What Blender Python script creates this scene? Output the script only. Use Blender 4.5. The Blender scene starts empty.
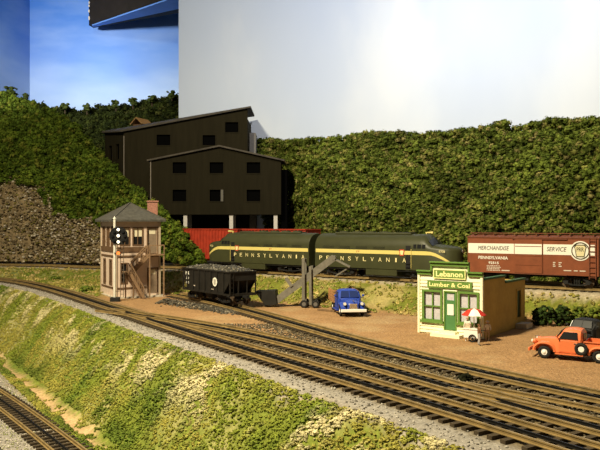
import bpy, bmesh, math, random
import numpy as np
from mathutils import Vector, Matrix, noise as mnoise
from mathutils.geometry import tessellate_polygon

random.seed(7)
RNG = np.random.default_rng(11)
SC = bpy.context.scene
COL = SC.collection
PI = math.pi

# ------------------------------------------------------------------ camera, world, lamps, exposure
EYE = 7.5            # lens height over the yard; 1 unit = 1 scale metre of the model railway
F = 700.0            # focal length in pixels of the 600 x 450 frame
cam = bpy.data.objects.new('camera', bpy.data.cameras.new('camera'))
COL.objects.link(cam)
cam.location = (0, 0, EYE)
cam.rotation_euler = (PI / 2, 0, 0)
cam.data.sensor_width = 36.0
cam.data.lens = F / 600.0 * 36.0
cam.data.clip_start = 0.5
cam.data.clip_end = 1000
SC.camera = cam

world = bpy.data.worlds.new('room_air')
SC.world = world
world.use_nodes = True
world.node_tree.nodes['Background'].inputs[0].default_value = (1.0, 0.93, 0.82, 1)
world.node_tree.nodes['Background'].inputs[1].default_value = 0.07


def area_lamp(name, loc, target, size, power, color, spread=PI):
    l = bpy.data.lights.new(name, 'AREA')
    l.shape = 'DISK'
    l.size = size
    l.energy = power
    l.color = color
    l.spread = spread
    o = bpy.data.objects.new(name, l)
    COL.objects.link(o)
    o.location = loc
    d = Vector(target) - Vector(loc)
    o.rotation_euler = d.to_track_quat('-Z', 'Y').to_euler()
    return o


area_lamp('ceiling_lamp', (-34, 14, 64), (2, 58, 0), 8, 88000, (1.0, 0.86, 0.57), 2.4)
area_lamp('ceiling_lamp', (22, 30, 74), (24, 96, 40), 9, 15500, (1.0, 0.93, 0.84), 1.15)
area_lamp('left_wall_fill', (-54, 78, 43), (-42, 150, 41), 6, 7600, (1.0, 0.93, 0.84), 1.0)  # added fill without a known fixture, brightens the blue wall and soffit

SC.view_settings.view_transform = 'Standard'
SC.view_settings.look = 'None'
SC.view_settings.gamma = 1.0
SC.view_settings.use_curve_mapping = False
SC.view_settings.exposure = 0.0


# ------------------------------------------------------------------ small helpers
def ray(x, y, D):
    """point of the room seen at pixel (x, y) at distance D along the view axis"""
    return Vector(((x - 300) / F * D, D, EYE - (y - 225) / F * D))


def on_z(x, y, z=0.0):
    D = (EYE - z) * F / (y - 225.0)
    return Vector(((x - 300) / F * D, D, z))


MATS = {}


def mat(name, color, rough=0.7, metal=0.0, var=0.0, scale=4.0, bump=0.0, bscale=None, color2=None,
        attr=False, emit=None, spec=0.3, alpha=None, stretch=None, detail=4.0):
    if name in MATS:
        return MATS[name]
    m = bpy.data.materials.new(name)
    m.use_nodes = True
    nt = m.node_tree
    N, L = nt.nodes, nt.links
    p = N['Principled BSDF']
    p.inputs['Roughness'].default_value = rough
    p.inputs['Metallic'].default_value = metal
    p.inputs['Specular IOR Level'].default_value = spec
    c = (*color, 1)
    p.inputs['Base Color'].default_value = c
    m.diffuse_color = c
    tc = N.new('ShaderNodeTexCoord')
    src = tc.outputs['Object']
    if stretch:
        mp = N.new('ShaderNodeMapping')
        mp.inputs['Scale'].default_value = stretch
        L.new(src, mp.inputs['Vector'])
        src = mp.outputs[0]
    col_out = None
    if attr:
        a = N.new('ShaderNodeAttribute')
        a.attribute_name = 'Col'
        col_out = a.outputs['Color']
    if var > 0 or color2:
        n = N.new('ShaderNodeTexNoise')
        n.inputs['Scale'].default_value = scale
        n.inputs['Detail'].default_value = detail
        n.inputs['Roughness'].default_value = 0.65
        L.new(src, n.inputs['Vector'])
        rp = N.new('ShaderNodeValToRGB')
        rp.color_ramp.elements[0].position = 0.32
        rp.color_ramp.elements[1].position = 0.68
        if color2:
            rp.color_ramp.elements[0].color = (*color, 1)
            rp.color_ramp.elements[1].color = (*color2, 1)
        else:
            lo, hi = 1 - var, 1 + var
            if attr:
                rp.color_ramp.elements[0].color = (lo, lo, lo, 1)
                rp.color_ramp.elements[1].color = (hi, hi, hi, 1)
            else:
                rp.color_ramp.elements[0].color = (*(v * lo for v in color), 1)
                rp.color_ramp.elements[1].color = (*(min(1, v * hi) for v in color), 1)
        L.new(n.outputs['Fac'], rp.inputs['Fac'])
        if attr:
            mx = N.new('ShaderNodeMixRGB')
            mx.blend_type = 'MULTIPLY'
            mx.inputs['Fac'].default_value = 1
            L.new(col_out, mx.inputs[1])
            L.new(rp.outputs[0], mx.inputs[2])
            col_out = mx.outputs[0]
        else:
            col_out = rp.outputs[0]
    if col_out is not None:
        L.new(col_out, p.inputs['Base Color'])
    if bump > 0:
        n2 = N.new('ShaderNodeTexNoise')
        n2.inputs['Scale'].default_value = bscale or scale * 2
        n2.inputs['Detail'].default_value = 3
        L.new(src, n2.inputs['Vector'])
        b = N.new('ShaderNodeBump')
        b.inputs['Strength'].default_value = 0.8
        b.inputs['Distance'].default_value = bump
        L.new(n2.outputs['Fac'], b.inputs['Height'])
        L.new(b.outputs[0], p.inputs['Normal'])
    if emit:
        p.inputs['Emission Color'].default_value = (*color, 1)
        p.inputs['Emission Strength'].default_value = emit
    MATS[name] = m
    return m


class MB:
    """collects shapes and builds ONE mesh object"""

    def __init__(s):
        s.v, s.f = [], []

    def add(s, vs, fs):
        o = len(s.v)
        s.v += [tuple(v) for v in vs]
        s.f += [tuple(i + o for i in f) for f in fs]
        return s

    def box(s, c, size, R=None):
        hx, hy, hz = (d / 2 for d in size)
        c = Vector(c)
        vs = []
        for sx, sy, sz in ((-1, -1, -1), (1, -1, -1), (1, 1, -1), (-1, 1, -1), (-1, -1, 1), (1, -1, 1), (1, 1, 1), (-1, 1, 1)):
            p = Vector((sx * hx, sy * hy, sz * hz))
            if R is not None:
                p = R @ p
            vs.append(p + c)
        return s.add(vs, [(0, 3, 2, 1), (4, 5, 6, 7), (0, 1, 5, 4), (1, 2, 6, 5), (2, 3, 7, 6), (3, 0, 4, 7)])

    def bar(s, a, b, w, h=None, up=(0, 0, 1)):
        """box beam from a to b, w wide and h high"""
        a, b = Vector(a), Vector(b)
        d = b - a
        x = d.normalized()
        up = Vector(up)
        if abs(x.dot(up)) > 0.98:
            up = Vector((0, 1, 0))
        y = up.cross(x).normalized()
        z = x.cross(y)
        R = Matrix((x, y, z)).transposed()
        return s.box((a + b) / 2, (d.length, w, h or w), R)

    def cyl(s, a, b, r, n=12, r2=None):
        a, b = Vector(a), Vector(b)
        x = (b - a).normalized()
        up = Vector((0, 0, 1)) if abs(x.z) < 0.9 else Vector((1, 0, 0))
        y = up.cross(x).normalized()
        z = x.cross(y)
        r2 = r if r2 is None else r2
        vs = []
        for p, rr in ((a, r), (b, r2)):
            for i in range(n):
                t = 2 * PI * i / n
                vs.append(p + y * math.cos(t) * rr + z * math.sin(t) * rr)
        fs = [(i, (i + 1) % n, n + (i + 1) % n, n + i) for i in range(n)]
        fs += [tuple(range(n - 1, -1, -1)), tuple(range(n, 2 * n))]
        return s.add(vs, fs)

    def loft(s, secs, caps=True):
        """secs: list of closed rings with the same number of points"""
        n = len(secs[0])
        vs = [p for sec in secs for p in sec]
        fs = []
        for k in range(len(secs) - 1):
            for i in range(n):
                j = (i + 1) % n
                fs.append((k * n + i, k * n + j, (k + 1) * n + j, (k + 1) * n + i))
        if caps:
            fs.append(tuple(range(n - 1, -1, -1)))
            fs.append(tuple(range((len(secs) - 1) * n, len(secs) * n)))
        return s.add(vs, fs)

    def prism(s, poly, f0, f1):
        """poly: 2-D points; f0, f1 map a 2-D point to 3-D for the two end faces"""
        n = len(poly)
        return s.loft([[f0(p) for p in poly], [f1(p) for p in poly]])

    def ell(s, c, r, seg=12, rings=8, zmin=-1.0, R=None):
        c = Vector(c)
        secs = []
        th0 = math.asin(max(-1, min(1, zmin)))
        vs, fs = [], []
        for k in range(rings + 1):
            th = th0 + (PI / 2 - th0) * k / rings
            for i in range(seg):
                t = 2 * PI * i / seg
                p = Vector((r[0] * math.cos(th) * math.cos(t), r[1] * math.cos(th) * math.sin(t), r[2] * math.sin(th)))
                if R is not None:
                    p = R @ p
                vs.append(c + p)
        for k in range(rings):
            for i in range(seg):
                j = (i + 1) % seg
                fs.append((k * seg + i, k * seg + j, (k + 1) * seg + j, (k + 1) * seg + i))
        fs.append(tuple(range(seg - 1, -1, -1)))
        return s.add(vs, fs)

    def torus(s, c, axis, R, r, n=20, m=8, sq=1.0):
        c, x = Vector(c), Vector(axis).normalized()
        up = Vector((0, 0, 1)) if abs(x.z) < 0.9 else Vector((1, 0, 0))
        y = up.cross(x).normalized()
        z = x.cross(y)
        vs, fs = [], []
        for i in range(n):
            t = 2 * PI * i / n
            e = y * math.cos(t) + z * math.sin(t)
            for j in range(m):
                q = 2 * PI * j / m
                vs.append(c + e * (R + r * math.cos(q)) + x * (r * sq * math.sin(q)))
        for i in range(n):
            for j in range(m):
                a, b = (i + 1) % n, (j + 1) % m
                fs.append((i * m + j, a * m + j, a * m + b, i * m + b))
        return s.add(vs, fs)

    def panel(s, outer, holes, t, P, u, w, nrm):
        """flat wall: outline and holes in (u, w) coordinates from P, thickness t against nrm (nrm = outward)"""
        P, u, w, nrm = Vector(P), Vector(u), Vector(w), Vector(nrm)
        loops = [outer] + holes
        flat = [q for lp in loops for q in lp]
        tris = tessellate_polygon([[Vector((a, b, 0)) for a, b in lp] for lp in loops])
        n = len(flat)
        vs = [P + u * a + w * b for a, b in flat] + [P + u * a + w * b - nrm * t for a, b in flat]
        fs = [tuple(tr) for tr in tris] + [tuple(i + n for i in reversed(tr)) for tr in tris]
        o = 0
        for lp in loops:
            k = len(lp)
            for i in range(k):
                j = (i + 1) % k
                fs.append((o + i, o + j, n + o + j, n + o + i))
            o += k
        return s.add(vs, fs)

    def mesh(s, name, smooth=False):
        me = bpy.data.meshes.new(name)
        me.from_pydata(s.v, [], s.f)
        bm = bmesh.new()
        bm.from_mesh(me)
        bmesh.ops.recalc_face_normals(bm, faces=bm.faces)
        bm.to_mesh(me)
        bm.free()
        if smooth:
            me.polygons.foreach_set('use_smooth', [True] * len(me.polygons))
            try:
                me.set_sharp_from_angle(angle=math.radians(40))
            except Exception:
                pass
        me.update()
        return me

    def build(s, name, m, parent=None, smooth=False, loc=None, bevel=0.0):
        me = s.mesh(name, smooth)
        me.materials.append(m)
        o = bpy.data.objects.new(name, me)
        COL.objects.link(o)
        if parent is not None:
            o.parent = parent
        if loc is not None:
            o.location = loc
        if bevel:
            b = o.modifiers.new('edge', 'BEVEL')
            b.width = bevel
            b.segments = 2
            b.limit_method = 'ANGLE'
        return o


def tag(o, label=None, cat=None, group=None, kind=None):
    if label:
        o['label'] = label
    if cat:
        o['category'] = cat
    if group:
        o['group'] = group
    if kind:
        o['kind'] = kind
    return o


def thing(name, label, cat, loc=(0, 0, 0), rz=0.0, group=None):
    o = bpy.data.objects.new(name, None)
    o.empty_display_size = 0.3
    COL.objects.link(o)
    o.location = loc
    o.rotation_euler = (0, 0, rz)
    return tag(o, label, cat, group)


def link_mesh(name, me, parent=None, loc=(0, 0, 0), rz=0.0):
    o = bpy.data.objects.new(name, me)
    COL.objects.link(o)
    o.parent = parent
    o.location = loc
    o.rotation_euler = (0, 0, rz)
    return o


def lettering(name, text, parent, m, P, xdir, width, height=None, up=(0, 0, 1), depth=0.012, spacing=1.0, shear=0.0, bold=0.0):
    """flat print: a line of text starting at P (lower left), running along xdir"""
    cu = bpy.data.curves.new(name, 'FONT')
    cu.body = text
    cu.size = 1.0
    cu.space_character = spacing
    cu.shear = shear
    cu.offset = bold
    cu.resolution_u = 2
    tmp = bpy.data.objects.new('tmp_text', cu)
    COL.objects.link(tmp)
    dg = bpy.context.evaluated_depsgraph_get()
    me = bpy.data.meshes.new_from_object(tmp.evaluated_get(dg))
    bpy.data.objects.remove(tmp)
    bpy.data.curves.remove(cu)
    n = len(me.vertices)
    co = np.empty(n * 3)
    me.vertices.foreach_get('co', co)
    co = co.reshape(-1, 3)
    lo, hi = co.min(0), co.max(0)
    sx = width / (hi[0] - lo[0])
    sy = height / (hi[1] - lo[1]) if height else sx
    x, z = Vector(xdir).normalized(), Vector(up).normalized()
    nr = x.cross(z)
    P = Vector(P)
    out = np.array(P)[None] + np.outer((co[:, 0] - lo[0]) * sx, np.array(x)) + np.outer((co[:, 1] - lo[1]) * sy, np.array(z)) + np.array(nr)[None] * depth
    me.vertices.foreach_set('co', out.ravel())
    me.name = name
    me.materials.clear()
    me.materials.append(m)
    me.update()
    o = bpy.data.objects.new(name, me)
    COL.objects.link(o)
    o.parent = parent
    return o


# ------------------------------------------------------------------ numpy noise and scattering
_LAT = np.random.default_rng(5).random((256, 256))


def vnoise(x, y, sc=1.0, seed=0):
    x = np.asarray(x) * sc + seed * 17.3
    y = np.asarray(y) * sc + seed * 9.1
    xi, yi = np.floor(x).astype(int), np.floor(y).astype(int)
    fx, fy = x - xi, y - yi
    fx, fy = fx * fx * (3 - 2 * fx), fy * fy * (3 - 2 * fy)
    a = _LAT[xi % 256, yi % 256]
    b = _LAT[(xi + 1) % 256, yi % 256]
    c = _LAT[xi % 256, (yi + 1) % 256]
    d = _LAT[(xi + 1) % 256, (yi + 1) % 256]
    return (a * (1 - fx) + b * fx) * (1 - fy) + (c * (1 - fx) + d * fx) * fy


def fbm(x, y, sc=1.0, seed=0, octv=4):
    s, a, t = 0, 1.0, 0
    for k in range(octv):
        s = s + a * vnoise(x, y, sc * 2 ** k, seed + k)
        t += a
        a *= 0.55
    return s / t


def sstep(a, b, x):
    t = np.clip((x - a) / (b - a), 0, 1)
    return t * t * (3 - 2 * t)


def clump_variants(sub, n, amp, seed, sq=1.0):
    r = np.random.default_rng(seed)
    out = []
    for k in range(n):
        bm = bmesh.new()
        bmesh.ops.create_icosphere(bm, subdivisions=sub, radius=1.0)
        v = np.array([q.co[:] for q in bm.verts])
        f = np.array([[q.index for q in p.verts] for p in bm.faces])
        bm.free()
        v = v * (1 + amp * (r.random(len(v)) - 0.5) * 2)[:, None]
        q, _ = np.linalg.qr(r.normal(size=(3, 3)))
        v = v @ q.T
        v[:, 2] *= sq
        out.append((v, f))
    return out


def scatter(name, pts, rad, cols, variants, m, kind='stuff', parent=None, zs=1.0, smooth=False):
    """one mesh of many little clumps (foliage, stones): stuff that nobody could count"""
    n = len(pts)
    pick = RNG.integers(0, len(variants), n)
    V, Fa, C = [], [], []
    off = 0
    for k, (v, f) in enumerate(variants):
        idx = np.nonzero(pick == k)[0]
        if len(idx) == 0:
            continue
        vv = v[None] * rad[idx][:, None, None]
        vv[:, :, 2] *= zs
        vv = vv + pts[idx][:, None, :]
        ff = f[None] + (np.arange(len(idx)) * len(v))[:, None, None] + off
        V.append(vv.reshape(-1, 3))
        Fa.append(ff.reshape(-1, 3))
        C.append(np.repeat(cols[idx], len(v), 0))
        off += len(idx) * len(v)
    V, Fa, C = np.concatenate(V), np.concatenate(Fa), np.concatenate(C)
    return raw_mesh(name, V, Fa, C, m, kind, parent, smooth)


def raw_mesh(name, V, Fa, C, m, kind=None, parent=None, smooth=False):
    me = bpy.data.meshes.new(name)
    nv, nf, k = len(V), len(Fa), Fa.shape[1]
    me.vertices.add(nv)
    me.vertices.foreach_set('co', V.astype(np.float32).ravel())
    me.loops.add(nf * k)
    me.loops.foreach_set('vertex_index', Fa.astype(np.int32).ravel())
    me.polygons.add(nf)
    me.polygons.foreach_set('loop_start', np.arange(0, nf * k, k, dtype=np.int32))
    if smooth:
        me.polygons.foreach_set('use_smooth', np.ones(nf, dtype=bool))
    me.update(calc_edges=True)
    if C is not None:
        at = me.color_attributes.new('Col', 'FLOAT_COLOR', 'POINT')
        c4 = np.ones((nv, 4), dtype=np.float32)
        c4[:, :3] = C
        at.data.foreach_set('color', c4.ravel())
    me.materials.append(m)
    o = bpy.data.objects.new(name, me)
    COL.objects.link(o)
    if parent is not None:
        o.parent = parent
    if kind:
        o['kind'] = kind
    return o


def pick_cols(n, palette, weights=None, jit=0.15):
    p = np.array(palette)
    i = RNG.choice(len(p), n, p=np.array(weights) / np.sum(weights) if weights is not None else None)
    return np.clip(p[i] * (1 + jit * (RNG.random((n, 1)) - 0.5) * 2), 0, 1)


# ------------------------------------------------------------------ where the tracks run (plan, from the yard level)
def curve_from(pts, deg, y0, y1, step=0.3):
    """smooth plan curve x(y) through the points, resampled at equal steps"""
    pts = np.array(pts)
    c = np.polyfit(pts[:, 1], pts[:, 0], deg)
    y = np.linspace(y0, y1, 2000)
    x = np.polyval(c, y)
    return resample(np.stack([x, y], 1), step)


def resample(p, step):
    d = np.r_[0, np.cumsum(np.hypot(*np.diff(p, axis=0).T))]
    n = max(2, int(d[-1] / step) + 1)
    s = np.linspace(0, d[-1], n)
    return np.stack([np.interp(s, d, p[:, 0]), np.interp(s, d, p[:, 1])], 1)


def spline(pts, step=0.3):
    p = np.array(pts, float)
    p = np.vstack([2 * p[0] - p[1], p, 2 * p[-1] - p[-2]])
    out = []
    for i in range(1, len(p) - 2):
        a, b, c, d = p[i - 1:i + 3]
        for t in np.linspace(0, 1, 24, endpoint=False):
            out.append(0.5 * (2 * b + (c - a) * t + (2 * a - 5 * b + 4 * c - d) * t * t + (3 * b - a - 3 * c + d) * t ** 3))
    out.append(p[-2])
    return resample(np.array(out), step)


RZ = 0.33     # rail head over the yard
def rise(x):
    """the land climbs gently towards the left"""
    return 0.68 * sstep(16, 36, -np.asarray(x, float))


def pxs(l, z=RZ):
    out = []
    for x, y in l:
        p = on_z(x, y, z)
        if z == RZ:
            for k in range(6):
                p = on_z(x, y, z + float(rise(p.x)))
        out.append(tuple(p[:2]))
    return out


MAIN = curve_from(pxs([(0, 278), (25, 281.5), (50, 287), (75, 294), (100, 302), (145, 315), (175, 325), (212, 337.5), (240, 345),
                       (330, 370), (450, 405), (500, 421.5), (600, 451)]), 4, 88, 19)
SECOND = curve_from(pxs([(145, 314), (187, 320.5), (240, 330), (330, 351), (390, 367), (480, 392), (500, 397), (600, 424)]), 3, 60, 20)
SIDING = curve_from([(-13.0, 73.5), (-10.2, 69.2), (-5.1, 62.3)] + pxs([(300, 325.5), (330, 333), (390, 347), (450, 360), (480, 367), (600, 396)]), 3, 73.5, 22)
CROSS = spline(pxs([(440, 381), (480, 388.5), (520, 396), (560, 404), (600, 412.5), (660, 426)]))
RR = 2.35     # rail head of the rear tracks
REAR = spline([(52, 33), (36, 48.4), (25.4, 56.6), (15.2, 63.6), (2.1, 73.75), (-11, 84), (-19, 90), (-28, 95), (-42, 98.5), (-58, 99)])
RU = np.array([0.787, -0.616])
RN = np.array([0.616, 0.787])
MINE_TR = resample(np.array([np.array((-8.2, 87.5)) + RU * t for t in (-10.5, 44)]), 0.3)
ZL = -4.9
LOWER = curve_from(pxs([(-60, 360), (0, 397), (70, 450), (120, 492)], ZL + RZ), 2, 66, 26)
_d = np.gradient(LOWER, axis=0)
_d /= np.hypot(*_d.T)[:, None]
LOWER2 = LOWER + np.stack([_d[:, 1], -_d[:, 0]], 1) * 4.0


def sdist(P, line, toward=(0, 0)):
    """signed distance of points P to a plan curve, positive on the camera's side"""
    out = np.empty(len(P))
    d = np.gradient(line, axis=0)
    d /= np.hypot(*d.T)[:, None]
    nr = np.stack([d[:, 1], -d[:, 0]], 1)
    mid = line[len(line) // 2]
    if np.dot(nr[len(line) // 2], np.array(toward) - mid) < 0:
        nr = -nr
    for k in range(0, len(P), 4000):
        q = P[k:k + 4000]
        dd = ((q[:, None] - line[None]) ** 2).sum(2)
        i = dd.argmin(1)
        s = ((q - line[i]) * nr[i]).sum(1)
        out[k:k + 4000] = np.sign(s) * np.sqrt(dd[np.arange(len(q)), i])
    return out


def rear_drop(x):
    return 1.0 * sstep(14, 32, -np.asarray(x, float))


MAIN_C = MAIN[::3]
REAR_C = REAR[::3]


def ground(P):
    """height of the modelled land, and the two distances it comes from"""
    P = np.asarray(P, float)
    sm = sdist(P, MAIN_C, (-30, 20))
    sr = sdist(P, REAR_C)
    x, y = P[:, 0], P[:, 1]
    wob = (fbm(x, y, 0.22, 3) - 0.5)
    z = ZL * sstep(2.3, 7.9 + wob * 1.6, sm + wob * 0.8) * 1.0
    bulge = sstep(2.6, 4.5, sm) * (1 - sstep(6.5, 9, sm))
    z = z + bulge * (fbm(x, y, 0.55, 8) - 0.5) * 0.9
    wid = 6.0 - 3.2 * sstep(12, 19, x)
    up = (RR - RZ + 0.02 - rear_drop(x)) * (1 - sstep(1.9, 1.9 + wid, sr))
    z = z + up + (fbm(x, y, 0.6, 12) - 0.5) * 0.5 * sstep(2.2, 3.5, sr) * (1 - sstep(wid + 0.5, wid + 3, sr))
    z = z + rise(x) * (1 - sstep(2, 7, sm))
    z = z + (fbm(x, y, 1.2, 20) - 0.5) * 0.05
    return z, sm, sr


def gz(x, y):
    return float(ground(np.array([[x, y]]))[0][0])

# ------------------------------------------------------------------ materials
M_RAIL = mat('rail_steel', (0.29, 0.205, 0.085), 0.42, 0.3, var=0.25, scale=1.5)
M_RAILK = mat('rail_blackened', (0.012, 0.011, 0.010), 0.5, 0.3)
M_TIE = mat('tie_wood', (0.055, 0.040, 0.022), 0.9, var=0.4, scale=6, bump=0.02)
M_GROUND = mat('land_cover', (0.3, 0.2, 0.1), 0.95, var=0.32, scale=5.0, bump=0.10, bscale=9, attr=True, spec=0.1, detail=8)
M_FOLI = mat('ground_foam', (0.1, 0.15, 0.03), 0.95, var=0.35, scale=3.0, bump=0.05, bscale=14, attr=True, spec=0.08)
M_STONE = mat('loose_stone', (0.3, 0.28, 0.25), 0.95, var=0.25, scale=8, attr=True, spec=0.15)
M_ROCK = mat('rock_rubble', (0.3, 0.25, 0.2), 0.95, var=0.35, scale=1.6, bump=0.25, bscale=3, attr=True, spec=0.1)
M_BLACK = mat('flat_black', (0.012, 0.012, 0.012), 0.6, var=0.2)
M_RUST = mat('wheel_rust', (0.10, 0.07, 0.045), 0.6, 0.3, var=0.3, scale=8)
M_WHITE = mat('white_print', (0.80, 0.78, 0.70), 0.6)
M_GLASSK = mat('dark_glass', (0.010, 0.011, 0.012), 0.32, spec=0.4)
M_CHROME = mat('chrome', (0.75, 0.73, 0.68), 0.22, 0.9)
M_TYRE = mat('tyre_rubber', (0.014, 0.013, 0.012), 0.8)
M_COAL = mat('coal_lumps', (0.04, 0.04, 0.035), 0.5, var=0.4, scale=6, attr=True, spec=0.45)

# ------------------------------------------------------------------ the room: painted backdrops and the boxed beam
def sky_paint(name, zlo, zhi, low, high, cloud, cscale, camt, stretch, seed):
    m = bpy.data.materials.new(name)
    m.use_nodes = True
    N, L = m.node_tree.nodes, m.node_tree.links
    p = N['Principled BSDF']
    p.inputs['Roughness'].default_value = 0.85
    p.inputs['Specular IOR Level'].default_value = 0.15
    tc = N.new('ShaderNodeTexCoord')
    sp = N.new('ShaderNodeSeparateXYZ')
    L.new(tc.outputs['Object'], sp.inputs[0])
    mr = N.new('ShaderNodeMapRange')
    mr.inputs[1].default_value, mr.inputs[2].default_value = zlo, zhi
    L.new(sp.outputs[2], mr.inputs[0])
    mp = N.new('ShaderNodeMapping')
    mp.inputs['Scale'].default_value = stretch
    mp.inputs['Location'].default_value = (seed, seed * 0.7, 0)
    L.new(tc.outputs['Object'], mp.inputs[0])
    n = N.new('ShaderNodeTexNoise')
    n.inputs['Scale'].default_value = cscale
    n.inputs['Detail'].default_value = 5
    L.new(mp.outputs[0], n.inputs['Vector'])
    ad = N.new('ShaderNodeMath')
    ad.operation = 'MULTIPLY_ADD'
    ad.inputs[1].default_value = -0.7
    L.new(n.outputs['Fac'], ad.inputs[0])
    ad2 = N.new('ShaderNodeMath')
    ad2.operation = 'ADD'
    ad2.inputs[1].default_value = 0.35
    L.new(mr.outputs[0], ad2.inputs[0])
    L.new(ad2.outputs[0], ad.inputs[2])
    rp = N.new('ShaderNodeValToRGB')
    rp.color_ramp.elements[0].color = (*low, 1)
    rp.color_ramp.elements[1].color = (*high, 1)
    e = rp.color_ramp.elements.new(0.5)
    e.color = (*((a + b) / 2 for a, b in zip(low, high)), 1)
    L.new(ad.outputs[0], rp.inputs[0])
    cr = N.new('ShaderNodeValToRGB')
    cr.color_ramp.elements[0].position = 0.48
    cr.color_ramp.elements[1].position = 0.72
    cr.color_ramp.elements[1].color = (camt, camt, camt, 1)
    L.new(n.outputs['Fac'], cr.inputs[0])
    mx = N.new('ShaderNodeMixRGB')
    L.new(cr.outputs[0], mx.inputs[0])
    L.new(rp.outputs[0], mx.inputs[1])
    mx.inputs[2].default_value = (*cloud, 1)
    L.new(mx.outputs[0], p.inputs['Base Color'])
    return m


M_SKYR = sky_paint('backdrop_paint_pale', 10, 75, (0.51, 0.57, 0.66), (0.23, 0.32, 0.58), (0.59, 0.63, 0.70), 0.05, 0.6, (1, 1, 0.5), 3.0)
M_SKYL = sky_paint('backdrop_paint_blue', 28, 50, (0.44, 0.60, 0.86), (0.060, 0.20, 0.66), (0.50, 0.66, 0.90), 0.05, 0.12, (1, 1, 3.0), 9.0)


def curtain(name, plan, z0, z1, t, m):
    plan = np.array(plan, float)
    d = np.gradient(plan, axis=0)
    d /= np.hypot(*d.T)[:, None]
    nr = np.stack([d[:, 1], -d[:, 0]], 1)
    back = plan - nr * t
    ring = [tuple(p) for p in plan] + [tuple(p) for p in back[::-1]]
    b = MB()
    k = len(plan)
    vs = [(x, y, z) for z in (z0, z1) for x, y in ring]
    n = len(ring)
    fs = [(i, (i + 1) % n, n + (i + 1) % n, n + i) for i in range(n)]
    for i in range(k - 1):
        fs.append((i, i + 1, n - 2 - i, n - 1 - i))
        fs.append((n + i, n + i + 1, n + n - 2 - i, n + n - 1 - i))
    b.add(vs, fs)
    return tag(b.build(name, m, smooth=True), kind='structure')


w = curtain('wall_back', spline([(-19.5, 112.5), (-8, 111.5), (8, 108), (24, 100), (40, 88), (56, 72), (66, 56)], 2.5), -8, 78, 0.7, M_SKYR)
tag(w, 'pale blue-white painted sky backdrop panel behind the green hill', None)
w = curtain('wall_left', [(-57.9, 150), (-20, 150), (20, 150)], -8, 64, 0.8, M_SKYL)
tag(w, 'blue painted sky wall behind the dark tree ridge')
w = curtain('wall_side', [(-66, 112), (-57.9, 150)], -8, 64, 0.8, M_SKYL)
tag(w, 'blue painted side wall meeting the corner at far left')

M_FASC = mat('fascia_dark', (0.009, 0.007, 0.005), 0.8, var=0.3, scale=0.6)
M_SOFF = mat('soffit_blue', (0.10, 0.24, 0.66), 0.8, var=0.06, scale=0.3)
beam = thing('ceiling_beam', 'dark boxed beam with a blue painted underside at the top of the blue wall', 'beam', (0, 0, 0))
bp = [(-43.3, 145.0), (-10.5, 116.0), (-10.5, 125.2)]
bw = [(-43.3, 145.0), (-10.5, 116.0), (-10.0, 116.4), (-10.0, 130), (-43.6, 147.6), (-43.9, 145.6)]
b = MB()
b.prism(bw, lambda p: Vector((p[0], p[1], 49.05)), lambda p: Vector((p[0], p[1], 62)))
b.build('fascia_box', M_FASC, beam)
b = MB()
b.prism([(-43.1, 145.1), (-10.6, 116.4), (-10.6, 126.0), (-43.2, 146.2)], lambda p: Vector((p[0], p[1], 48.8)), lambda p: Vector((p[0], p[1], 49.05)))
b.build('soffit_board', M_SOFF, beam)
b = MB()
for k in range(7):
    b.ell((-43.72 + 0.1 * random.random(), 145.0, 50.2 + k * 1.1 + random.random()), (0.18, 0.12, 0.25 + 0.3 * random.random()), 6, 4)
b.build('chipped_paint', mat('chip_plaster', (0.5, 0.47, 0.42), 0.9), beam)

# ------------------------------------------------------------------ the land
LAND = {}


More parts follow.
